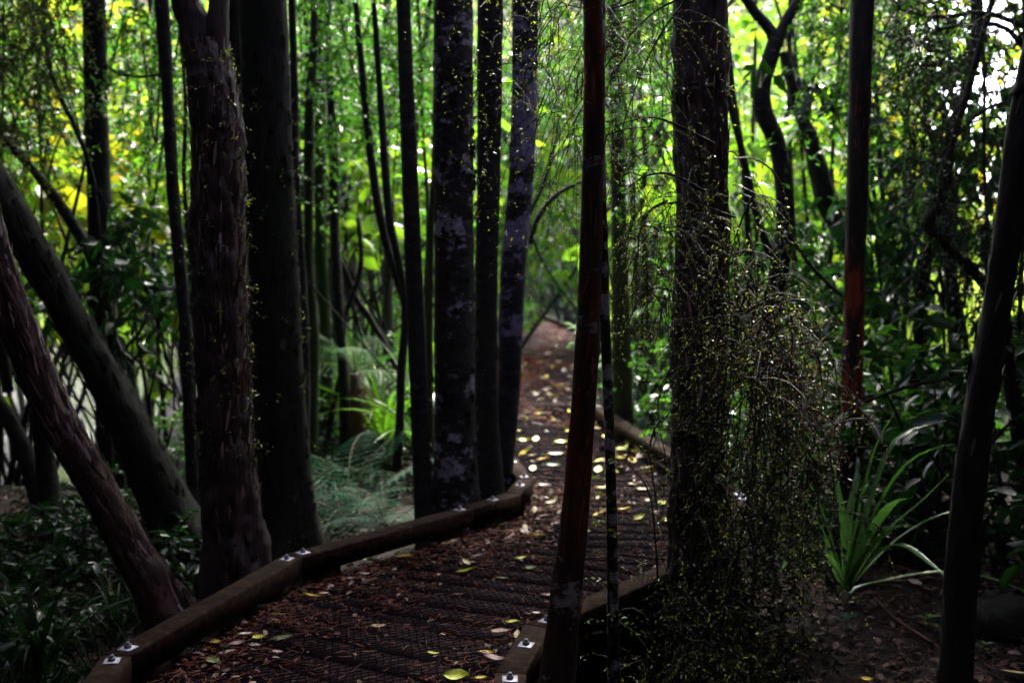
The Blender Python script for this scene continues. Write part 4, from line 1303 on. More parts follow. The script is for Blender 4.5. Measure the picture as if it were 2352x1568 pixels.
shrub_list = [
    ('bigautumn', 275, 10.6, 'large leaved yellow lime bush lit up right behind the stream side trunk', 1.0, 1.1),
    ('biglime', 90, 10.2, 'large leaved lime bush at far left above the stream', .9, 1.2),
    ('biglime', 560, 11.0, 'large leaved bush peeping between the forked and the mossy trunk', .9, 1.2),
    ('biglime', 860, 10.4, 'large leaved lime bush behind the long leaning pole', .9, 1.1),
    ('biglime', 1700, 10.0, 'large leaved lime bush between the draped trunk and the crooked tree', .95, 1.2),
    ('biglime', 1880, 10.8, 'large leaved lime bush in front of the bright reeds', .9, 1.1),
    ('bigautumn', 2110, 11.2, 'large leaved yellowing bush under the zigzag limb', .9, 1.1),
    ('biglime', 1500, 13.5, 'large leaved lime bush behind the pale pole row', 1.1, 1.2),
    ('autumn', 300, 13.5, 'yellow and orange tinged bush glowing behind the stream side trunk', 1.15, 1.25),
    ('autumn', 60, 14.5, 'yellowing bush at the far left beyond the leaning trunks', 1.1, 1.2),
    ('lime', 390, 27.0, 'lime bush across the stream behind the thin knobbly trunk', 1.5, 1.5),
    ('fine', 600, 13.5, 'grey green fine leaved bush filling the gap by the forked tree', 1.2, 1.3),
    ('darkhigh', 330, 7.6, 'glossy broad leaved shrub overhanging the stream bank', .8, 1.05),
    ('tallfine', 0, 8.8, 'fine leaved dark tree in the upper left corner', .8, 1.1),
    ('mid', 790, 13.5, 'mid green bush behind the curved pole', 1.1, 1.2),
    ('lime', 900, 15.5, 'lime bush glimpsed between the long leaning pole and the black trunk', 1.2, 1.3),
    ('lime', 1000, 18.0, 'bright bush behind the slender black trunk', 1.2, 1.5),
    ('mid', 1100, 16.5, 'mid green bush hidden behind the stout lichened trunk', 1.2, 1.4),
    ('lime', 1440, 17.0, 'glowing lime bush behind the pale pole row', 1.3, 1.5),
    ('talllime', 1560, 19.0, 'tall lime bush directly behind the draped trunk', 1.2, 1.1),
    ('lime', 1700, 15.5, 'lime bush right of the draped trunk', 1.1, 1.1),
    ('dark', 1880, 7.9, 'broad glossy leaved shrub under the mossy slanting trunk', .62, 1.5),
    ('dark', 2110, 7.2, 'large dark leaved shrub right of the orange patched trunk', .7, 1.6),
    ('autumn', 2120, 14.5, 'sunny yellow bush behind the zigzag limb', 1.2, 1.3),
    ('lime', 1880, 14.5, 'lime bush seen under the fork of the crooked tree', 1.1, 1.0),
    ('mid', 1760, 11.0, 'small leaved green bush round the crooked tree', .7, 1.3),
    ('lowmid', 1590, 9.2, 'low green bush beyond the far right kerb', 1.1, 1.0),
    ('lowmid', 1820, 7.0, 'low green bush behind the draped shrub', 1.1, 1.0),
    ('lowmid', 2030, 6.2, 'low green bush behind the strap leaved plant', 1.1, 1.0),
    ('low', 2280, 5.4, 'low dark bush behind the near black leaning trunk', 1.3, 1.1),
    ('low', 2080, 5.6, 'low dark bush right of the orange patched trunk foot', .7, .8),
    ('low', 330, 5.2, 'low dark bush between the two leaning trunks', .6, .8),
    ('low', 120, 5.4, 'low glossy bush below the stream at far left', .7, .8),
    ('low', 20, 4.4, 'low glossy bush in the dark left corner', .6, .8),
    ('low', 210, 6.2, 'low glossy bush on the bank left of the black leaning trunk foot', .6, .8),
    ('lowmid', 470, 7.4, 'ferny green low bush left of the shaggy trunk', .6, 1.0),
    ('lowmid', 760, 9.8, 'low green bush at the foot of the curved pole', 1.0, .9),
    ('lowmid', 1150, 22.0, 'low bush left of the far end of the boardwalk', 1.0, 1.2),
    ('low', 1450, 18.5, 'low bush right of the far end of the boardwalk', 1.2, 1.2),
    ('low', 1225, 34.5, 'dark low bush on the left behind the end of the boardwalk', 1.8, 1.3),
    ('low', 1285, 36.5, 'dark low bush in the middle behind the end of the boardwalk', 2.2, 1.3),
    ('low', 1335, 34.0, 'dark low bush on the right behind the end of the boardwalk', 1.8, 1.2),
    ('mid', 1290, 40.0, 'dark bush closing the end of the boardwalk tunnel', 1.3, 1.4),
]
for k, u, Y, lab, s_, sz in shrub_list:
    shrub(k, u, Y, lab, s_, sz)
# tall things filling the upper thicket
tall_list = [
    ('tallfine', 60, 11.0, 'tall small leaved tree over the far left bank', 1.0),
    ('tallfine', 460, 12.0, 'tall small leaved tree behind the forked tree', 1.0),
    ('tallfine', 700, 12.5, 'tall small leaved tree right of the smooth mossy trunk', 1.0),
    ('tallfine', 840, 11.5, 'tall small leaved tree over the long leaning pole', 1.0),
    ('talllime', 940, 20.0, 'tall lime tree far behind the slender black trunk', 1.2),
    ('tallfine', 1300, 26, 'tall small leaved tree arching over the far path', 1.4),
    ('talllime', 1440, 21.0, 'tall lime tree far behind the grey green trunk', 1.3),
    ('tallfine', 2160, 8.6, 'tall dark small leaved tree by the sky gap', 1.0),
    ('talllime', 560, 22.0, 'tall lime tree on the far stream bank', 1.25),
]
for k, u, Y, lab, s_ in tall_list:
    shrub(k, u, Y, lab, s_)
thick = np.random.default_rng(44)
for i in range(30):
    u = thick.uniform(-150, 2500)
    Y = thick.uniform(23, 35)
    if 1120 < u < 1400 or (u < 520 and Y < 27):
        continue
    k = ['lime', 'mid', 'autumn', 'talllime', 'fine', 'lime'][thick.integers(6)]
    if u > 2130:
        continue
    shrub(k, u, Y, 'one of the ' + NICE[k] + ' bushes of the sunlit thicket behind everything', thick.uniform(1.1, 1.7), 1.2, group=NICE[k] + ' bushes of the sunlit thicket', name='thicket_bush')


# ------------------------------------------------------------------ reeds (bright clearing on the right), far forest, canopy
def reeds(name, n, xr, yr, h, w, m, seed, lean=.25):
    r = np.random.default_rng(seed)
    x, y = r.uniform(*xr, n), r.uniform(*yr, n)
    z = ground(x, y)
    L = h * r.uniform(.6, 1.3, n)
    K = 5
    t = np.linspace(0, 1, K)
    a = r.uniform(0, TAU, n)
    d = np.stack([np.cos(a), np.sin(a), np.zeros(n)], -1)
    ln = r.uniform(.1, 1, n) * lean
    path = np.stack([x, y, z], -1)[:, None] + np.array([0, 0, 1.])[None, None] * (L[:, None] * (t - .25 * ln[:, None] * t ** 3))[..., None] + d[:, None] * (L[:, None] * ln[:, None] * t ** 2.2 * 1.6)[..., None]
    sd = np.stack([-np.sin(a + .6), np.cos(a + .6), np.zeros(n)], -1)
    wd = w * np.array([.7, 1, .9, .6, .05])
    V = np.stack([path - sd[:, None] * wd[None, :, None] / 2, path + sd[:, None] * wd[None, :, None] / 2], 2)
    i = (np.arange(n) * K * 2)[:, None]
    k = np.arange(K - 1)[None] * 2
    q = i + k
    F = np.stack([np.stack([q, q + 1, q + 3], -1), np.stack([q, q + 3, q + 2], -1)], -2).reshape(-1, 3)
    return link(Buf().add(V.reshape(-1, 3), F).mesh(name, [M[m]]), name, kind='stuff')


reeds('reed_bed', 9000, (2.2, 17), (12.5, 30), 1.7, .035, 'reed', 1)
reeds('reed_bed', 2500, (-3.0, -.9), (11, 24), 1.0, .03, 'flaxbright', 2, .5)
reeds('bank_grass', 1600, (-4.2, -1.4), (2.6, 6.5), .38, .008, 'cover', 3, .8)
reeds('bank_grass', 1500, (-16, -8), (30, 38), 1.6, .04, 'reed', 4, .4)


def far_forest():
    r = np.random.default_rng(88)
    n = 5200
    y = r.uniform(35, 105, n)
    x = r.uniform(-.62, .62, n) * y
    gz = ground(x, y)
    lump = np.sin(x * .9 + 3 * np.sin(y * .35)) * np.sin(y * .8 + x * .3)
    z = gz + (2.2 + 2.2 * lump) * r.random(n) ** .5 + .3
    cen = np.stack([x, y, z], -1)
    dr = r.normal(0, 1, (n, 3)) + np.array([0, -.6, .5])
    b = Buf()
    s = 1.0
    sprays(r, b, cen, dr, 14, 1.6, .34, .17, .3, 0, 1, T_DIA, twig_r=.01)
    link(b.mesh('far_forest', [M['far'], M['twig']]), 'far_forest', kind='stuff')


far_forest()


def leaf_mass(name, seed, cen, n, twig, L, W, m, droop=.3, twig_r=.004):
    r = np.random.default_rng(seed)
    b = Buf()
    sprays(r, b, cen, r.normal(0, 1, cen.shape), n, twig, L, W, droop, 0, 1, T_DIA, twig_r=twig_r)
    return link(b.mesh(name, [M[m], M['twig']]), name, kind='stuff')


CANOPY = 15000  # crowns above the view, made dense to darken the foreground
r = np.random.default_rng(55)
n = CANOPY
x, y = r.uniform(-14, 12, n), r.uniform(-9, 10.5, n)
lump = np.sin(x * 1.3 + 2) * np.sin(y * 1.1 + 1) + .6 * np.sin(x * 3.1 + y * 2.3)
keep = r.random(n) < (.62 + .38 * lump) * np.where((x > -.8) & (x < 3.0) & (y > 2.5) & (y < 8.5), .35, 1.0)  # thinned above the near deck to let light down
x, y = x[keep], y[keep]
zlo = np.maximum(4.3, 2.3 + .31 * np.maximum(y, 0))
z = zlo + r.random(len(x)) * 2.4
leaf_mass('shade_canopy', 56, np.stack([x, y, z], -1), 11, .9, .30, .17, 'canopy', twig_r=.006)
n = 900  # out of view strip of leaves added to shade the far deck
y = r.uniform(17.5, 33, n)
x = r.uniform(-2.5, 2.5, n) + .03 * y
z = 2.6 + .31 * y + r.random(n) * 2.0
leaf_mass('shade_canopy', 58, np.stack([x, y, z], -1), 11, .9, .30, .17, 'canopy', twig_r=.006)
# the wood goes on unseen behind and beside the viewer, thickened to block light
n = 14000
a = r.uniform(math.radians(32.5), math.radians(327.5), n)
R_ = np.where((a < .9) | (a > TAU - .9), r.uniform(8.5, 11.5, n), r.uniform(6.5, 10.5, n))
x, y = np.sin(a) * R_, np.cos(a) * R_ + 1.0
z = -.3 + r.random(n) * 7.5
leaf_mass('surrounding_forest', 57, np.stack([x, y, z], -1), 11, .9, .30, .17, 'canopy', twig_r=.006)


# ------------------------------------------------------------------ ferns
def frond_mesh(seed, L=1.0, m='fern', pairs=19, plen=.22, droop=.55, rise=.75):
    r = np.random.default_rng(seed)
    K = 16
    t = np.linspace(0, 1, K)
    path = np.stack([L * (t * .85 + .1 * t ** 2), np.zeros(K), L * (rise * t - droop * t ** 2)], -1)
    b = Buf()
    v, f = tubes(path[None], (.006 * L * (1.1 - t))[None], 4)
    b.add(v, f, 1)
    for i in range(pairs):
        tt = .10 + .89 * i / (pairs - 1)
        k = tt * (K - 1)
        k0 = min(int(k), K - 2)
        p = path[k0] + (path[k0 + 1] - path[k0]) * (k - k0)
        tan = nrm(path[k0 + 1] - path[k0])
        ln = plen * L * (math.sin(math.pi * min(1, tt * .78 + .22)) ** .8 + .03) * r.uniform(.9, 1.08)
        for s in (-1, 1):
            d = nrm(np.array([0, s, 0]) * .93 + tan * .36)
            w = max(.024 * L, .13 * ln)
            vv, ff = leaves(p[None], (d + np.array([0, 0, -.12]))[None], (np.array([[0, 0, 1.0]]) + r.normal(0, .12, (1, 3))), ln, w, T_PINNA)
            b.add(vv, ff, 0)
    return b.mesh('frond', [M[m], M['stem_rust']])


FR = {('fern', k): frond_mesh(60 + k, 1.0, 'fern', droop=(.75, .95, 1.1)[k], rise=(1.15, 1.05, .9)[k]) for k in range(3)}
FR.update({('fernbright', k): frond_mesh(70 + k, 1.0, 'fernbright', droop=(.55, .8, .95)[k], rise=(.85, .8, .6)[k]) for k in range(3)})
FR.update({('fernbrown', k): frond_mesh(80 + k, 1.0, 'fernbrown', droop=(1.1, 1.35, 1.5)[k], rise=(.5, .4, .35)[k]) for k in range(3)})


def fern(kind, loc, n, size, label, a0=0, a1=TAU, group=None, stem=0.0):
    t = thing('fern', label, 'fern', loc, 0, group)
    for i in range(n):
        o = link(FR[kind, int(srng.integers(3))], 'frond', t)
        o.rotation_euler = (srng.normal(0, .18), srng.normal(-.1, .18), a0 + (a1 - a0) * (i + srng.uniform(-.3, .3)) / n)
        s_ = size * srng.uniform(.75, 1.15)
        o.scale = (s_, s_, s_)
        o.location = (0, 0, stem)
    if stem > 0:
        v, f = tubes(np.array([[[0, 0, -.2], [.01, 0, stem * .5], [0, 0, stem + .03]]]), np.array([[.07, .06, .05]]), 10, True)
        link(Buf().add(v, f).mesh('fern_trunk', [M['stem_rust']], True), 'fern_trunk', t)
    return t


def fern_at(kind, u, v_, Y, n, size, label, **kw):
    p = P(u, v_, Y)
    gz = float(ground(p[0], Y))
    return fern(kind, (p[0], p[1], gz), n, size, label, **kw)


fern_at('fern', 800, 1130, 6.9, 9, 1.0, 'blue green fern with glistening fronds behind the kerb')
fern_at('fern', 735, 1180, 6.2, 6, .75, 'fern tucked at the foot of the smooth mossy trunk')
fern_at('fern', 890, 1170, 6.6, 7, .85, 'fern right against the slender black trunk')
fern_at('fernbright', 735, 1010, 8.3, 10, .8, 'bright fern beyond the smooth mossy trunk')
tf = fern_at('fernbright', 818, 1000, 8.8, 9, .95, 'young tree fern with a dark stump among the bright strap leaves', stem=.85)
for i in range(9):
    o = link(FR['fernbrown', i % 3], 'dead_frond', tf)
    o.rotation_euler = (srng.normal(0, .2), .75 + srng.normal(0, .12), TAU * i / 9)
    o.location = (0, 0, .78)
    s_ = srng.uniform(.6, .8)
    o.scale = (s_, s_, s_)
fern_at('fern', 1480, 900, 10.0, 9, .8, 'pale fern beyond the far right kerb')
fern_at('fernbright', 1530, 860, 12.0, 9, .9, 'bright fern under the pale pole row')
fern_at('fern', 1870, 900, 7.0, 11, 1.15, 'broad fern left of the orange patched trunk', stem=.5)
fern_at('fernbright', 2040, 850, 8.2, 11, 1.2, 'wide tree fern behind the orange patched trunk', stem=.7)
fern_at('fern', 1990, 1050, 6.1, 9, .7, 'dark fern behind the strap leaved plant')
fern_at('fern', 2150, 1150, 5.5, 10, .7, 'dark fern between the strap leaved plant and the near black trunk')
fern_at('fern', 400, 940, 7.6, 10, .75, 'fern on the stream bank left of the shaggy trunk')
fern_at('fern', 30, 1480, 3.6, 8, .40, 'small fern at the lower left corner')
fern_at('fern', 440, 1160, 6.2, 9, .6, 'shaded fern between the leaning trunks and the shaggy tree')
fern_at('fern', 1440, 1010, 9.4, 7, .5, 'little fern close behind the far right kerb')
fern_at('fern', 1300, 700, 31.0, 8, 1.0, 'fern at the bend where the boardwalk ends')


# ------------------------------------------------------------------ strap leaved plants
def blade(pts, w, m, fold=.35, tipk=.9):
    """pts world (n,3) ; V folded strap"""
    pr = resample(np.array(pts), 14)
    T = nrm(np.gradient(pr, axis=0))
    up = np.array([0, 0, 1.])
    side = np.cross(T, up)
    ln = np.linalg.norm(side, axis=1, keepdims=True)
    hor = nrm(pr[-1] - pr[0]) * [1, 1, 0]
    alt = nrm(np.cross(hor + 1e-4, up))
    side = nrm(np.where(ln > .25, side, alt))
    nor = np.cross(side, T)
    t = np.linspace(0, 1, 14)
    ww = w * (.45 + 2.2 * t * (1 - t) + .15) * np.clip((1 - t) * 2.6, 0.02, 1) ** .8
    Lf = pr - side * ww[:, None] / 2 + nor * ww[:, None] * fold * .5
    Rt = pr + side * ww[:, None] / 2 + nor * ww[:, None] * fold * .5
    V = np.stack([Lf, pr, Rt], 1).reshape(-1, 3)
    F = []
    for i in range(13):
        a = i * 3
        F += [[a, a + 1, a + 4], [a, a + 4, a + 3], [a + 1, a + 2, a + 5], [a + 1, a + 5, a + 4]]
    return V, np.array(F)


base = np.array([*(P(1941, 1390, 4.9)[:2]), 0])
base[2] = float(ground(base[0], base[1]))
ast = thing('strap_leaved_plant', 'strap leaved plant with long arching glossy blades on the forest floor', 'plant', base)
YB = base[1]
blades = [  # pixel paths, depth change at tip, width
    ([(1945, 1330), (1985, 1130), (2020, 1010), (2066, 930)], -.1, .058),
    ([(1950, 1335), (2010, 1180), (2080, 1070), (2150, 1028), (2204, 1020)], -.35, .055),
    ([(1950, 1340), (2000, 1230), (2050, 1160), (2098, 1142)], -.55, .052),
    ([(1952, 1345), (2010, 1250), (2060, 1210), (2110, 1212)], -.6, .045),
    ([(1955, 1345), (2040, 1220), (2120, 1150), (2212, 1060), (2280, 1030)], -.2, .028),
    ([(1955, 1348), (2060, 1240), (2170, 1180), (2300, 1165), (2360, 1160)], -.3, .026),
    ([(1958, 1352), (2050, 1330), (2140, 1316), (2240, 1320), (2340, 1352), (2400, 1390)], -.5, .034),
    ([(1940, 1330), (1935, 1200), (1920, 1100), (1905, 1040)], .2, .034),
    ([(1935, 1335), (1900, 1210), (1862, 1120), (1800, 1010), (1740, 950)], .1, .040),
    ([(1935, 1338), (1890, 1230), (1840, 1140), (1760, 1075), (1700, 1068), (1640, 1110)], -.4, .036),
    ([(1932, 1345), (1905, 1290), (1868, 1262), (1820, 1275), (1790, 1315)], -.7, .058),
    ([(1945, 1330), (1950, 1200), (1970, 1080), (1962, 1010)], .3, .034),
    ([(1955, 1350), (2000, 1290), (2060, 1250), (2130, 1290), (2200, 1350)], -.6, .04),
    ([(1950, 1335), (2000, 1150), (2060, 1010), (2180, 965), (2232, 962)], .3, .03),
]
for pts, dy, w in blades:
    n = len(pts)
    p3 = [np.array([0, 0, .0]) + [0, 0, .02]] + [P(u, v_, YB + dy * (i / (n - 1)) ** 1.5) - base for i, (u, v_) in enumerate(pts)]
    p3[0] = p3[1] * .3
    v, f = blade(p3, w, 'flax')
    link(Buf().add(v, f).mesh('blade', [M['flax']], True), 'blade', ast)
o = link(LM['white', 1], 'fallen_leaf')
o.location = P(1940, 1372, YB - .12)
o.scale = (.09,) * 3
o.rotation_euler = (0, 1.2, 1.7)
tag(o, 'white pointed leaf propped at the foot of the strap leaved plant', 'leaf')


def flax_clump(name, label, u, Y, n, h, w, m, seed):
    r = np.random.default_rng(seed)
    x = (u - 1176) / FPX * Y
    b = (x, Y, float(ground(x, Y)))
    t = thing(name, label, 'plant', b)
    for i in range(n):
        a = TAU * i / n + r.normal(0, .3)
        L = h * r.uniform(.7, 1.2)
        ln = r.uniform(.25, 1.0)
        tt = np.linspace(0, 1, 6)
        p3 = np.stack([np.cos(a) * L * ln * tt ** 1.5 * .8, np.sin(a) * L * ln * tt ** 1.5 * .8, L * (tt * (1.05 - .1 * ln) - .62 * ln * tt ** 2.4)], -1)
        v, f = blade(p3, w * r.uniform(.7, 1.2), m)
        link(Buf().add(v, f).mesh('blade', [M[m]], True), 'blade', t)
    return t


flax_clump('strap_leaved_plant', 'big bright clump of arching strap leaves left of the slender black trunk', 880, 9.0, 34, 1.55, .042, 'flaxbright', 1)
flax_clump('strap_leaved_plant', 'smaller bright strap leaf clump beyond the curved pole', 790, 10.2, 24, 1.35, .04, 'flaxbright', 2)
flax_clump('strap_leaved_plant', 'strap leaf clump between the slender black trunk and the stout lichened trunk', 985, 8.6, 18, 1.4, .05, 'flaxbright', 3)
flax_clump('strap_leaved_plant', 'dark grassy strap clump left of the low washers of the left kerb', 250, 4.6, 26, .5, .014, 'flaxdark', 4)
flax_clump('strap_leaved_plant', 'dark strap clump at far left on the bank', 60, 4.2, 22, .75, .022, 'flaxdark', 5)
flax_clump('strap_leaved_plant', 'small grass tuft touching the outside of the left kerb', 345, 3.95, 22, .3, .008, 'flaxdark', 6)


# ------------------------------------------------------------------ forest floor litter, cover and seedlings
r = np.random.default_rng(91)
n = 26000
x = np.concatenate([r.uniform(.1, 5, n), r.uniform(-5, -.8, n // 2)])
y = np.concatenate([r.uniform(2.4, 8, n), r.uniform(2.4, 8, n // 2)])
ok = ~inside(deck_poly, np.stack([x, y], -1))
x, y = x[ok], y[ok]
b = scatter_needles(r, np.stack([x, y], -1), ground(x, y), .02, .09, .0013, None, 'x')
link(b.mesh('twig_litter', [M['floor_litter']]), 'twig_litter', kind='stuff')
n = 13000
x = np.concatenate([r.uniform(.1, 5, n), r.uniform(-5, -.8, n // 2)])
y = np.concatenate([r.uniform(2.4, 8, n), r.uniform(2.4, 8, n // 2)])
ok = ~inside(deck_poly, np.stack([x, y], -1))
x, y = x[ok], y[ok]
n = len(x)
an = r.uniform(0, TAU, n)
sc_ = r.uniform(.015, .06, n)
v, f = leaves(np.stack([x, y, ground(x, y) + r.uniform(.004, .02, n)], -1), np.stack([np.cos(an), np.sin(an), r.normal(0, .2, n)], -1), np.array([0, 0, 1.]) + r.normal(0, .35, (n, 3)), sc_, sc_ * .55, T_LEAF)
link(Buf().add(v, f).mesh('forest_leaf_litter', [M['floor_litter']], True), 'forest_leaf_litter', kind='stuff')


def cover(name, n, xr, yr, hmax, L, m, seed, cond=None):
    r = np.random.default_rng(seed)
    x, y = r.uniform(*xr, n), r.uniform(*yr, n)
    ok = ~inside(deck_poly, np.stack([x, y], -1))
    patch = np.sin(x * 2.1 + seed) * np.sin(y * 1.7 + x) + .5 * np.sin(x * 5 + y * 4)
    ok &= r.random(n) < .5 + .45 * patch
    x, y = x[ok], y[ok]
    z = ground(x, y) + r.random(len(x)) ** 1.5 * hmax
    cen = np.stack([x, y, z], -1)
    b = Buf()
    sprays(r, b, cen, r.normal(0, 1, cen.shape) * [1, 1, .5] + [0, 0, .4], 7, .16, L, L * .45, .4, 0, 1, T_DIA, twig_r=.0015)
    link(b.mesh(name, [M[m], M['twig']]), name, kind='stuff')


cover('undergrowth', 2600, (-6.5, -1.0), (3.4, 7.6), .30, .06, 'cover', 1)
cover('undergrowth', 2200, (1.3, 7.5), (5.6, 11), .42, .07, 'cover', 2)
cover('undergrowth', 1500, (-2.2, .0), (7.6, 13), .34, .08, 'cover', 3)
cover('undergrowth', 2200, (1.4, 9), (9, 14), .7, .09, 'mid', 4)
cover('undergrowth', 1600, (-4, -.9), (9, 16), .6, .08, 'mid', 5)
cover('undergrowth', 2000, (-3, 3.5), (34.5, 44), 2.2, .16, 'mid', 6)

sticks = [([(1700, 1420), (1760, 1385), (1800, 1372), (1850, 1370)], 'reddish fallen stick left of the strap leaved plant'),
          ([(2060, 1352), (2120, 1385), (2180, 1405)], 'rusty bent stick right of the strap leaved plant'),
          ([(2010, 1385), (2100, 1392), (2180, 1380)], 'thin level stick on the floor beside the near black trunk'),
          ([(2140, 1510), (2050, 1460), (2010, 1420)], 'long thin twig slanting across the dark floor'),
          ([(2290, 1450), (2340, 1500), (2380, 1540)], 'twig lying at the right edge of the floor')]
for pts, lab in sticks:
    p3 = []
    for u, v_ in pts:
        q = G(u, v_, -.28)
        q[2] = float(ground(q[0], q[1])) + .03
        p3.append(q)
    p3 = np.array(p3)
    pth = np.hstack([p3, np.linspace(.009, .004, len(p3))[:, None]])
    b, _ = trunk_mesh(pth, 5, 6, 30, .1)
    o = link(Buf().add(np.concatenate(b.V) - p3[0], np.concatenate(b.F)).mesh('stick', [M['stem_rust']], True), 'stick')
    o.location = p3[0]
    tag(o, lab, 'stick')


def rock(u, v_, w, h, label, seed):
    r = np.random.default_rng(seed)
    q = G(u, v_, -.28)
    q[2] = float(ground(q[0], q[1]))
    nt_, nz_ = 26, 14
    g = grid_noise(r, nz_, nt_, 3, 5) * .16 + grid_noise(r, nz_, nt_, 6, 11) * .05
    V = []
    for i in range(nz_):
        ph = i / (nz_ - 1) * math.pi * .5
        for j in range(nt_):
            a = j / nt_ * TAU
            k = 1 + g[i, j]
            V.append((math.cos(a) * math.cos(ph) * w * k, math.sin(a) * math.cos(ph) * w * .75 * k, math.sin(ph) ** .8 * h * k - .02))
    F = []
    for i in range(nz_ - 1):
        for j in range(nt_):
            a, b_ = i * nt_ + j, i * nt_ + (j + 1) % nt_
            F += [[a, b_, b_ + nt_], [a, b_ + nt_, a + nt_]]
    o = link(Buf().add(V, F).mesh('rock', [M['bark_mossy']], True), 'rock')
    o.location = q
    tag(o, label, 'rock')


rock(2330, 1470, .26, .16, 'low mossy rock at the right edge behind the near black trunk', 3)
rock(2060, 1462, .07, .04, 'small dark stone on the leaf strewn floor', 4)


def seedling(u, v_, n, size, label, m='mid'):
    q = G(u, v_, -.28)
    q[2] = float(ground(q[0], q[1]))
    t = thing('seedling', label, 'seedling', q)
    v, f = tubes(np.array([[[0, 0, -.01], [.004, 0, size * .5], [0, .004, size]]]), np.full((1, 3), .0018), 4)
    link(Buf().add(v, f).mesh('stem', [M['twig']]), 'stem', t)
    for i in range(n):
        a = TAU * i / n + srng.normal(0, .3)
        vv, ff = leaves(np.array([[0, 0, size * (1 - .12 * i)]]), np.array([[math.cos(a), math.sin(a), .25]]), np.array([[0, 0, 1.]]), size * .95, size * .5, T_LEAF)
        link(Buf().add(vv, ff).mesh('leaf', [M[m]], True), 'leaf', t)


seedling(1942, 1480, 4, .085, 'dull green seedling with broad round leaves under the strap leaved plant', 'fern')
seedling(2130, 1478, 5, .07, 'bright green seedling near a yellow fallen leaf', 'mid')
seedling(2260, 1520, 4, .05, 'small round leaved seedling close to the near black trunk foot', 'mid')
seedling(160, 1552, 4, .05, 'tiny bright seedling outside the left kerb', 'lime')
seedling(2010, 1340, 3, .05, 'little seedling beside the strap leaved plant', 'mid')
for u, v_, c, k, size, lab in [(2195, 1492, 'yellow', 0, .075, 'bright yellow leaf on the dark forest floor'), (2125, 1375, 'yellow', 0, .07, 'narrow yellow leaf behind the floor twigs'),
                               (1978, 1320, 'yellow', 1, .05, 'yellow leaf left of the strap leaved plant foot'), (2100, 1395, 'pink', 1, .08, 'rusty leaf right of the strap leaved plant foot'),
                               (2330, 1562, 'cream', 1, .12, 'large pale leaf at the bottom right edge'), (1990, 1560, 'yellow', 1, .05, 'yellow leaf on the floor at the bottom'), (1470, 1555, 'yellow', 1, .06, 'yellow leaf under the draped shrub'),
                               (2128, 1408, 'pink', 2, .06, 'pinkish leaf beside the rusty bent stick'), (2260, 1385, 'pink', 1, .05, 'pale pink scrap near the near black trunk')]:
    q = G(u, v_, -.27)
    o = link(LM[c, k], 'fallen_leaf')
    o.location = (q[0], q[1], float(ground(q[0], q[1])) + .03)
    o.scale = (size,) * 3
    o.rotation_euler = (.2, .1, srng.uniform(0, TAU))
    tag(o, lab, 'leaf')


# ------------------------------------------------------------------ weeping shrub over the draped trunk, hanging twigs, creepers
def weep(parent, starts, dirs, length, nleaf, L, W, m_leaf, seed, hang=1.0, twig_r=.0011, drops=0, side_twigs=2, K=9):
    """drooping twigs from starts: dirs initial heading, falling over with gravity; tiny leaves in tufts"""
    r = np.random.default_rng(seed)
    base = np.array(parent.location)
    n = len(starts)
    Ls = length * r.uniform(.5, 1.4, n)
    P_ = np.zeros((n, K, 3))
    P_[:, 0] = starts
    d = nrm(dirs)
    for k in range(1, K):
        d = nrm(d + np.array([0, 0, -hang * .42]) + r.normal(0, .17, (n, 3)))
        P_[:, k] = P_[:, k - 1] + d * (Ls / (K - 1))[:, None]
    b = Buf()
    t = np.linspace(0, 1, K)
    v, f = tubes(P_, (twig_r * (1.7 - 1.3 * t))[None] * r.uniform(.7, 1.6, (n, 1)), 3)
    b.add(v, f, 1)
    cen, dr = [], []
    for s_ in range(side_twigs):
        k = r.integers(1, K, n)
        cen.append(P_[np.arange(n), k])
        dr.append(r.normal(0, 1, (n, 3)) + [0, 0, -.4])
    cen, dr = np.concatenate(cen), np.concatenate(dr)
    sprays(r, b, cen, dr, max(3, nleaf // 3), length * .16, L, W, .4, 0, 1, T_DIA, twig_r=twig_r * .6)
    # leaf tufts along the main twig
    m = nleaf
    kf = r.uniform(.8, K - 1.01, (n, m))
    k = kf.astype(int)
    fr = (kf - k)[..., None]
    ii = np.arange(n)[:, None]
    pos = (P_[ii, k] * (1 - fr) + P_[ii, k + 1] * fr).reshape(-1, 3)
    ld = r.normal(0, 1, pos.shape) + [0, 0, .15]
    sz = r.uniform(.6, 1.3, len(pos))
    v, f = leaves(pos, ld, r.normal(0, .6, pos.shape) + [0, 0, 1.], L * sz, W * sz)
    b.add(v - 0, f, 0)
    V = np.concatenate(b.V) - base
    F = np.concatenate(b.F)
    Mi = np.concatenate(b.M)
    bb = Buf()
    bb.V, bb.F, bb.M, bb.n = [V], [F], [Mi], len(V)
    link(bb.mesh('hanging_twigs', [M[m_leaf], M['twig']]), 'hanging_twigs', parent, 'stuff')
    if drops:
        pick = r.integers(0, len(P_), drops)
        c = P_[pick, K - 1] - [0, 0, .004]
        kk = r.integers(2, K, drops)
        c = np.where(r.random((drops, 1)) < .5, c, P_[pick, kk] - [0, 0, .003]) - base
        rad = r.uniform(.0016, .0030, drops)
        oct_ = np.array([[1, 0, 0], [0, 1, 0], [-1, 0, 0], [0, -1, 0], [0, 0, 1.5], [0, 0, -1.1]], float)
        of = np.array([[0, 1, 4], [1, 2, 4], [2, 3, 4], [3, 0, 4], [1, 0, 5], [2, 1, 5], [3, 2, 5], [0, 3, 5]])
        V = c[:, None] + oct_[None] * rad[:, None, None]
        F = (np.arange(drops) * 6)[:, None, None] + of[None]
        link(Buf().add(V.reshape(-1, 3), F.reshape(-1, 3)).mesh('water_drops', [M['drop']], True), 'water_drops', parent, 'stuff')
    return P_


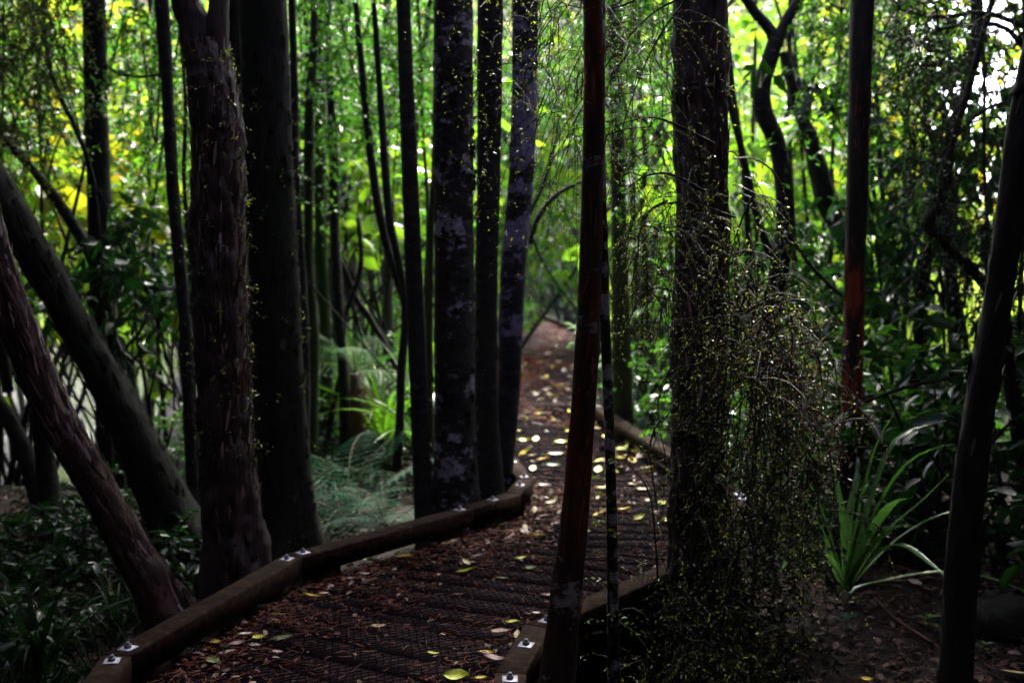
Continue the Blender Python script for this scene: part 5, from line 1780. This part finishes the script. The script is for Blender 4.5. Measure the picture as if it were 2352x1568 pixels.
r = np.random.default_rng(123)
ws = thing('weeping_shrub', 'weeping shrub of wiry twigs and tiny olive leaves draped down the fibrous trunk', 'shrub', (.78, 4.0, float(ground(.78, 4.0))))


def region(r, poly, n, Y0, Y1):
    """n points inside the picture polygon poly at depths Y0..Y1"""
    poly = np.array(poly, float)
    lo, hi = poly.min(0), poly.max(0)
    out = []
    while len(out) < n:
        q = r.uniform(lo, hi)
        if inside(poly, np.array([q]))[0]:
            out.append(P(q[0], q[1], r.uniform(Y0, Y1)))
    return np.array(out)


low = [(1640, 820), (1720, 660), (1800, 760), (1840, 960), (1850, 1150), (1800, 1380), (1740, 1560), (1430, 1560), (1460, 1420), (1550, 1310), (1600, 1150), (1620, 950)]
cl = region(r, low, 46, 3.35, 4.2)
st = cl[r.integers(0, 46, 330)] + r.normal(0, .065, (330, 3)) * [1, 1, 1.2]
weep(ws, st, r.normal(0, 1, st.shape) + [.15, -.2, .2], .38, 9, .0145, .006, 'weep', 1, 1.0, drops=160, side_twigs=6, twig_r=.0021)
up_ = [(1545, 420), (1660, 420), (1720, 560), (1760, 700), (1820, 820), (1720, 960), (1560, 900), (1540, 600)]
cl = region(r, up_, 24, 3.5, 4.1)
st = cl[r.integers(0, 24, 120)] + r.normal(0, .07, (120, 3))
weep(ws, st, r.normal(0, 1, st.shape) + [.2, -.2, .2], .34, 9, .0135, .0055, 'weep', 2, .9, drops=60, side_twigs=6, twig_r=.0021)
brn = [(1640, 610), (1720, 620), (1800, 740), (1860, 900), (1800, 980), (1690, 900)]
cl = region(r, brn, 20, 3.4, 4.1)
st = cl[r.integers(0, 20, 170)] + r.normal(0, .07, (170, 3))
weep(ws, st, r.normal(0, 1, st.shape) + [.25, -.2, .2], .36, 9, .0135, .0055, 'weepbrown', 3, 1.0, drops=60, side_twigs=6, twig_r=.0021)
M['weepdark'] = leaf_mat('tiny_dark_leaf', [(.016, .026, .016), (.024, .036, .018), (.02, .024, .026)], .5, .2, 1.8, (1, 1.1, .6), spec=.15)
st = region(r, [(1660, 1000), (1840, 1000), (1860, 1200), (1830, 1420), (1780, 1560), (1480, 1560), (1560, 1380), (1640, 1200)], 170, 4.1, 4.8)  # dark leaf layer stands in for the black shade inside the shrub
weep(ws, st, r.normal(0, 1, st.shape), .40, 26, .032, .016, 'weepdark', 4, .9, twig_r=.002)
# its woody branches
wb = [([(1560, 1568, 4.0), (1590, 1300, 3.9), (1640, 1000, 3.85), (1690, 760, 3.8), (1720, 640, 3.7)], .011, .003),
      ([(1620, 1568, 3.9), (1690, 1300, 3.8), (1740, 1000, 3.7), (1760, 800, 3.65), (1810, 740, 3.5)], .009, .002),
      ([(1500, 1568, 3.8), (1512, 1400, 3.7), (1506, 1250, 3.6), (1490, 1130, 3.55), (1440, 1060, 3.5)], .006, .0015),
      ([(1690, 500, 3.8), (1600, 470, 3.75), (1520, 470, 3.7), (1450, 520, 3.6), (1400, 600, 3.5)], .005, .0015),
      ([(1650, 560, 3.9), (1570, 520, 3.8), (1500, 540, 3.7), (1440, 620, 3.6), (1410, 720, 3.6)], .005, .0015),
      ([(1640, 640, 3.8), (1740, 560, 3.7), (1800, 610, 3.6), (1880, 660, 3.5), (1950, 720, 3.5)], .004, .001)]
for pts, r0, r1 in wb:
    p3 = np.array([P(u, v_, Y) for u, v_, Y in pts])
    p3r = np.hstack([p3, np.linspace(r0, r1, len(p3))[:, None]])
    b, _ = trunk_mesh(p3r, 7, 6, 30, .08)
    link(Buf().add(np.concatenate(b.V) - np.array(ws.location), np.concatenate(b.F)).mesh('branch', [M['twig']], True), 'branch', ws)

hg = thing('hanging_branch', 'hanging curtain of thin wet twigs between the red trunk and the draped trunk', 'branch', P(1560, -120, 3.6))
st = region(r, [(1230, -60), (1560, -60), (1560, 420), (1480, 460), (1400, 380), (1250, 260)], 210, 3.2, 3.9)
weep(hg, st, r.normal(0, .8, st.shape) + [-.3, -.1, .1], .50, 13, .011, .005, 'weep', 11, .8, drops=220, twig_r=.0010)
st = region(r, [(1440, 420), (1560, 420), (1560, 760), (1500, 700), (1430, 640)], 70, 3.3, 3.9)
weep(hg, st, r.normal(0, .8, st.shape) + [-.2, -.1, .1], .42, 13, .011, .005, 'weep', 12, .8, drops=90, twig_r=.0010)
for pts in ([(1640, -60), (1560, 20), (1500, 110), (1450, 230), (1420, 330)], [(1640, 330), (1560, 290), (1500, 270), (1440, 280), (1380, 300)], [(1560, -60), (1480, -10), (1400, 20), (1300, 10), (1230, -40)],
            [(1620, 440), (1540, 400), (1480, 405), (1430, 440), (1390, 460)], [(1650, -80), (1600, -20), (1500, 30), (1400, 140), (1330, 260), (1290, 340)]):
    p3 = np.array([P(u, v_, 3.6) for u, v_ in pts])
    p3r = np.hstack([p3, np.linspace(.0055, .0015, len(p3))[:, None]])
    b, _ = trunk_mesh(p3r, 8, 6, 30, .08)
    link(Buf().add(np.concatenate(b.V) - np.array(hg.location), np.concatenate(b.F)).mesh('branch', [M['twig']], True), 'branch', hg)
hc = thing('hanging_branch', 'few fine drooping sprigs in front of the stout lichened trunk', 'branch', P(1180, -60, 4.2))
st = region(r, [(1060, -40), (1240, -40), (1240, 330), (1140, 420), (1080, 100)], 34, 4.0, 4.4)
weep(hc, st, r.normal(0, .7, st.shape) + [-.3, 0, 0], .5, 10, .013, .006, 'weep', 13, .9, drops=30, twig_r=.001)

# dark small leaved tree hanging in from the right, sky showing through
dk = thing('weeping_tree', 'dark small leaved tree drooping in front of the white sky gap', 'tree', P(2330, 1150, 6.0))
st = region(r, [(2040, -60), (2420, -60), (2420, 560), (2300, 760), (2180, 640), (2090, 380), (2060, 200)], 380, 5.2, 6.6)
pu = 1176 + st[:, 0] / st[:, 1] * FPX
pz = (st[:, 2] - CAM_Z) / st[:, 1]
st = st[~((pu > 2225) & (pz > .14) & (r.random(len(st)) < .75))]
weep(dk, st, r.normal(0, 1, st.shape), .55, 26, .028, .013, 'weepdark', 14, .8, twig_r=.0022)
for pts in ([(2352, 60), (2260, 30), (2150, 40), (2060, 20)], [(2352, 110), (2300, 60), (2200, 60), (2110, 80)], [(2400, 300), (2330, 240), (2250, 260), (2160, 360)], [(2330, 1150), (2340, 800), (2352, 400), (2350, 0), (2330, -300)]):
    p3 = np.array([P(u, v_, 6.0) for u, v_ in pts])
    p3r = np.hstack([p3, np.linspace(.02, .006, len(p3))[:, None]])
    b, _ = trunk_mesh(p3r, 8, 6, 16, .08)
    link(Buf().add(np.concatenate(b.V) - np.array(dk.location), np.concatenate(b.F)).mesh('branch', [M['bark_dark']], True), 'branch', dk)
for lab, poly, Y0, Y1, nn_, mm_, px_ in (
        ('dark leafy sprays hanging over the poles right of the smooth mossy trunk', [(660, -80), (1000, -80), (980, 180), (900, 330), (800, 240), (700, 420), (670, 200)], 7.5, 9.5, 210, 'mid', (690, 8.4)),
        ('dark leafy sprays hanging between the grey green trunk and the draped trunk', [(1240, -80), (1560, -80), (1540, 200), (1420, 300), (1330, 160), (1250, 240)], 7.0, 9.5, 110, 'mid', (1440, 8.6)),
        ('dark leafy sprays hanging round the top of the orange patched trunk', [(1830, -80), (2120, -80), (2140, 420), (2060, 520), (1990, 300), (1880, 200)], 6.2, 8.5, 110, 'mid', (2100, 7.4)),
        ('dark leafy sprays hanging around the thin knobbly trunk', [(240, -80), (440, -80), (430, 330), (340, 420), (300, 200), (250, 120)], 7.5, 9.5, 110, 'mid', (345, 8.8))):
    ot = thing('overhanging_branch', lab, 'branch', P(px_[0], -60, px_[1]))
    st = region(r, poly, nn_, Y0, Y1)
    weep(ot, st, r.normal(0, 1, st.shape), .6, 20, .055, .026, mm_, 40 + nn_, .7, twig_r=.0028)
    for j in range(4):
        a_, b_ = st[j * 7], st[j * 11 + 3]
        p0 = P(px_[0] + 20 * j, -260, px_[1])
        pth = np.hstack([np.array([p0, (p0 + a_) / 2 + [0, 0, .15], a_, b_ + [0, 0, -.1]]), np.linspace(.016, .004, 4)[:, None]])
        b, _ = trunk_mesh(pth, 60 + j, 6, 14, .1)
        link(Buf().add(np.concatenate(b.V) - np.array(ot.location), np.concatenate(b.F)).mesh('branch', [M['bark_dark']], True), 'limb', ot)
lk = thing('weeping_tree', 'fine leaved twigs drooping in the upper left corner', 'tree', P(20, 900, 7.0))
st = region(r, [(-60, -60), (190, -60), (180, 120), (90, 300), (-60, 420)], 230, 6.2, 7.4)
weep(lk, st, r.normal(0, 1, st.shape), .5, 22, .03, .014, 'fine', 15, .8, twig_r=.002)
p3 = np.array([P(u, v_, 7.0) for u, v_ in [(20, 900), (-40, 500), (-30, 100), (10, -200)]])
b, _ = trunk_mesh(np.hstack([p3, np.linspace(.04, .02, 4)[:, None]]), 8, 8, 16, .08)
link(Buf().add(np.concatenate(b.V) - np.array(lk.location), np.concatenate(b.F)).mesh('trunk', [M['bark_dark']], True), 'trunk', lk)


def creeper(pr, n, seed, zlo, zhi, L, W, m, label, facing=True):
    r = np.random.default_rng(seed)
    k = r.integers(1, len(pr) - 1, n * 4)
    k = k[(pr[k, 2] > zlo) & (pr[k, 2] < zhi)][:n]
    n = len(k)
    th = r.uniform(0, TAU, n)
    c = pr[k, :3]
    o = np.stack([np.cos(th), np.sin(th), np.zeros(n)], -1)
    pos = c + o * (pr[k, 3] * 1.08)[:, None]
    b = Buf()
    sprays(r, b, pos, o * .7 + r.normal(0, .6, (n, 3)), 6, .07, L, W, .3, 0, 1, T_DIA, twig_r=.0009)
    root = b.V[0][0].copy() * 0 + pr[0, :3]
    V = np.concatenate(b.V) - root
    bb = Buf()
    bb.V, bb.F, bb.M, bb.n = [V], [np.concatenate(b.F)], [np.concatenate(b.M)], len(V)
    t = thing('creeper', label, 'creeper', root)
    link(bb.mesh('creeper_leaves', [M[m], M['twig']]), 'creeper_leaves', t, 'stuff')
    # climbing stem
    kk = np.arange(2, len(pr) - 2, max(1, len(pr) // 40))
    kk = kk[(pr[kk, 2] < zhi)]
    a = -1.6 + .8 * np.sin(np.arange(len(kk)) * .35 + seed)
    st = pr[kk, :3] + np.stack([np.cos(a), np.sin(a), 0 * a], -1) * (pr[kk, 3] * 1.12)[:, None] - root
    v, f = tubes(st[None], np.full((1, len(kk)), .0025), 4)
    link(Buf().add(v, f).mesh('creeper_stem', [M['twig']]), 'creeper_stem', t)


creeper(prB, 260, 1, .6, 2.6, .014, .008, 'weep', 'tiny leaved creeper climbing the shaggy forked trunk')
creeper(prA, 90, 2, .5, 2.4, .014, .008, 'weep', 'sparse tiny leaved creeper on the smooth mossy trunk')
creeper(prThin, 50, 3, -.3, .9, .016, .009, 'lime', 'small bright creeper on the thin spotted stem')
creeper(prW, 160, 4, .3, 2.8, .014, .007, 'weep', 'tiny leaved creeper climbing the draped fibrous trunk')
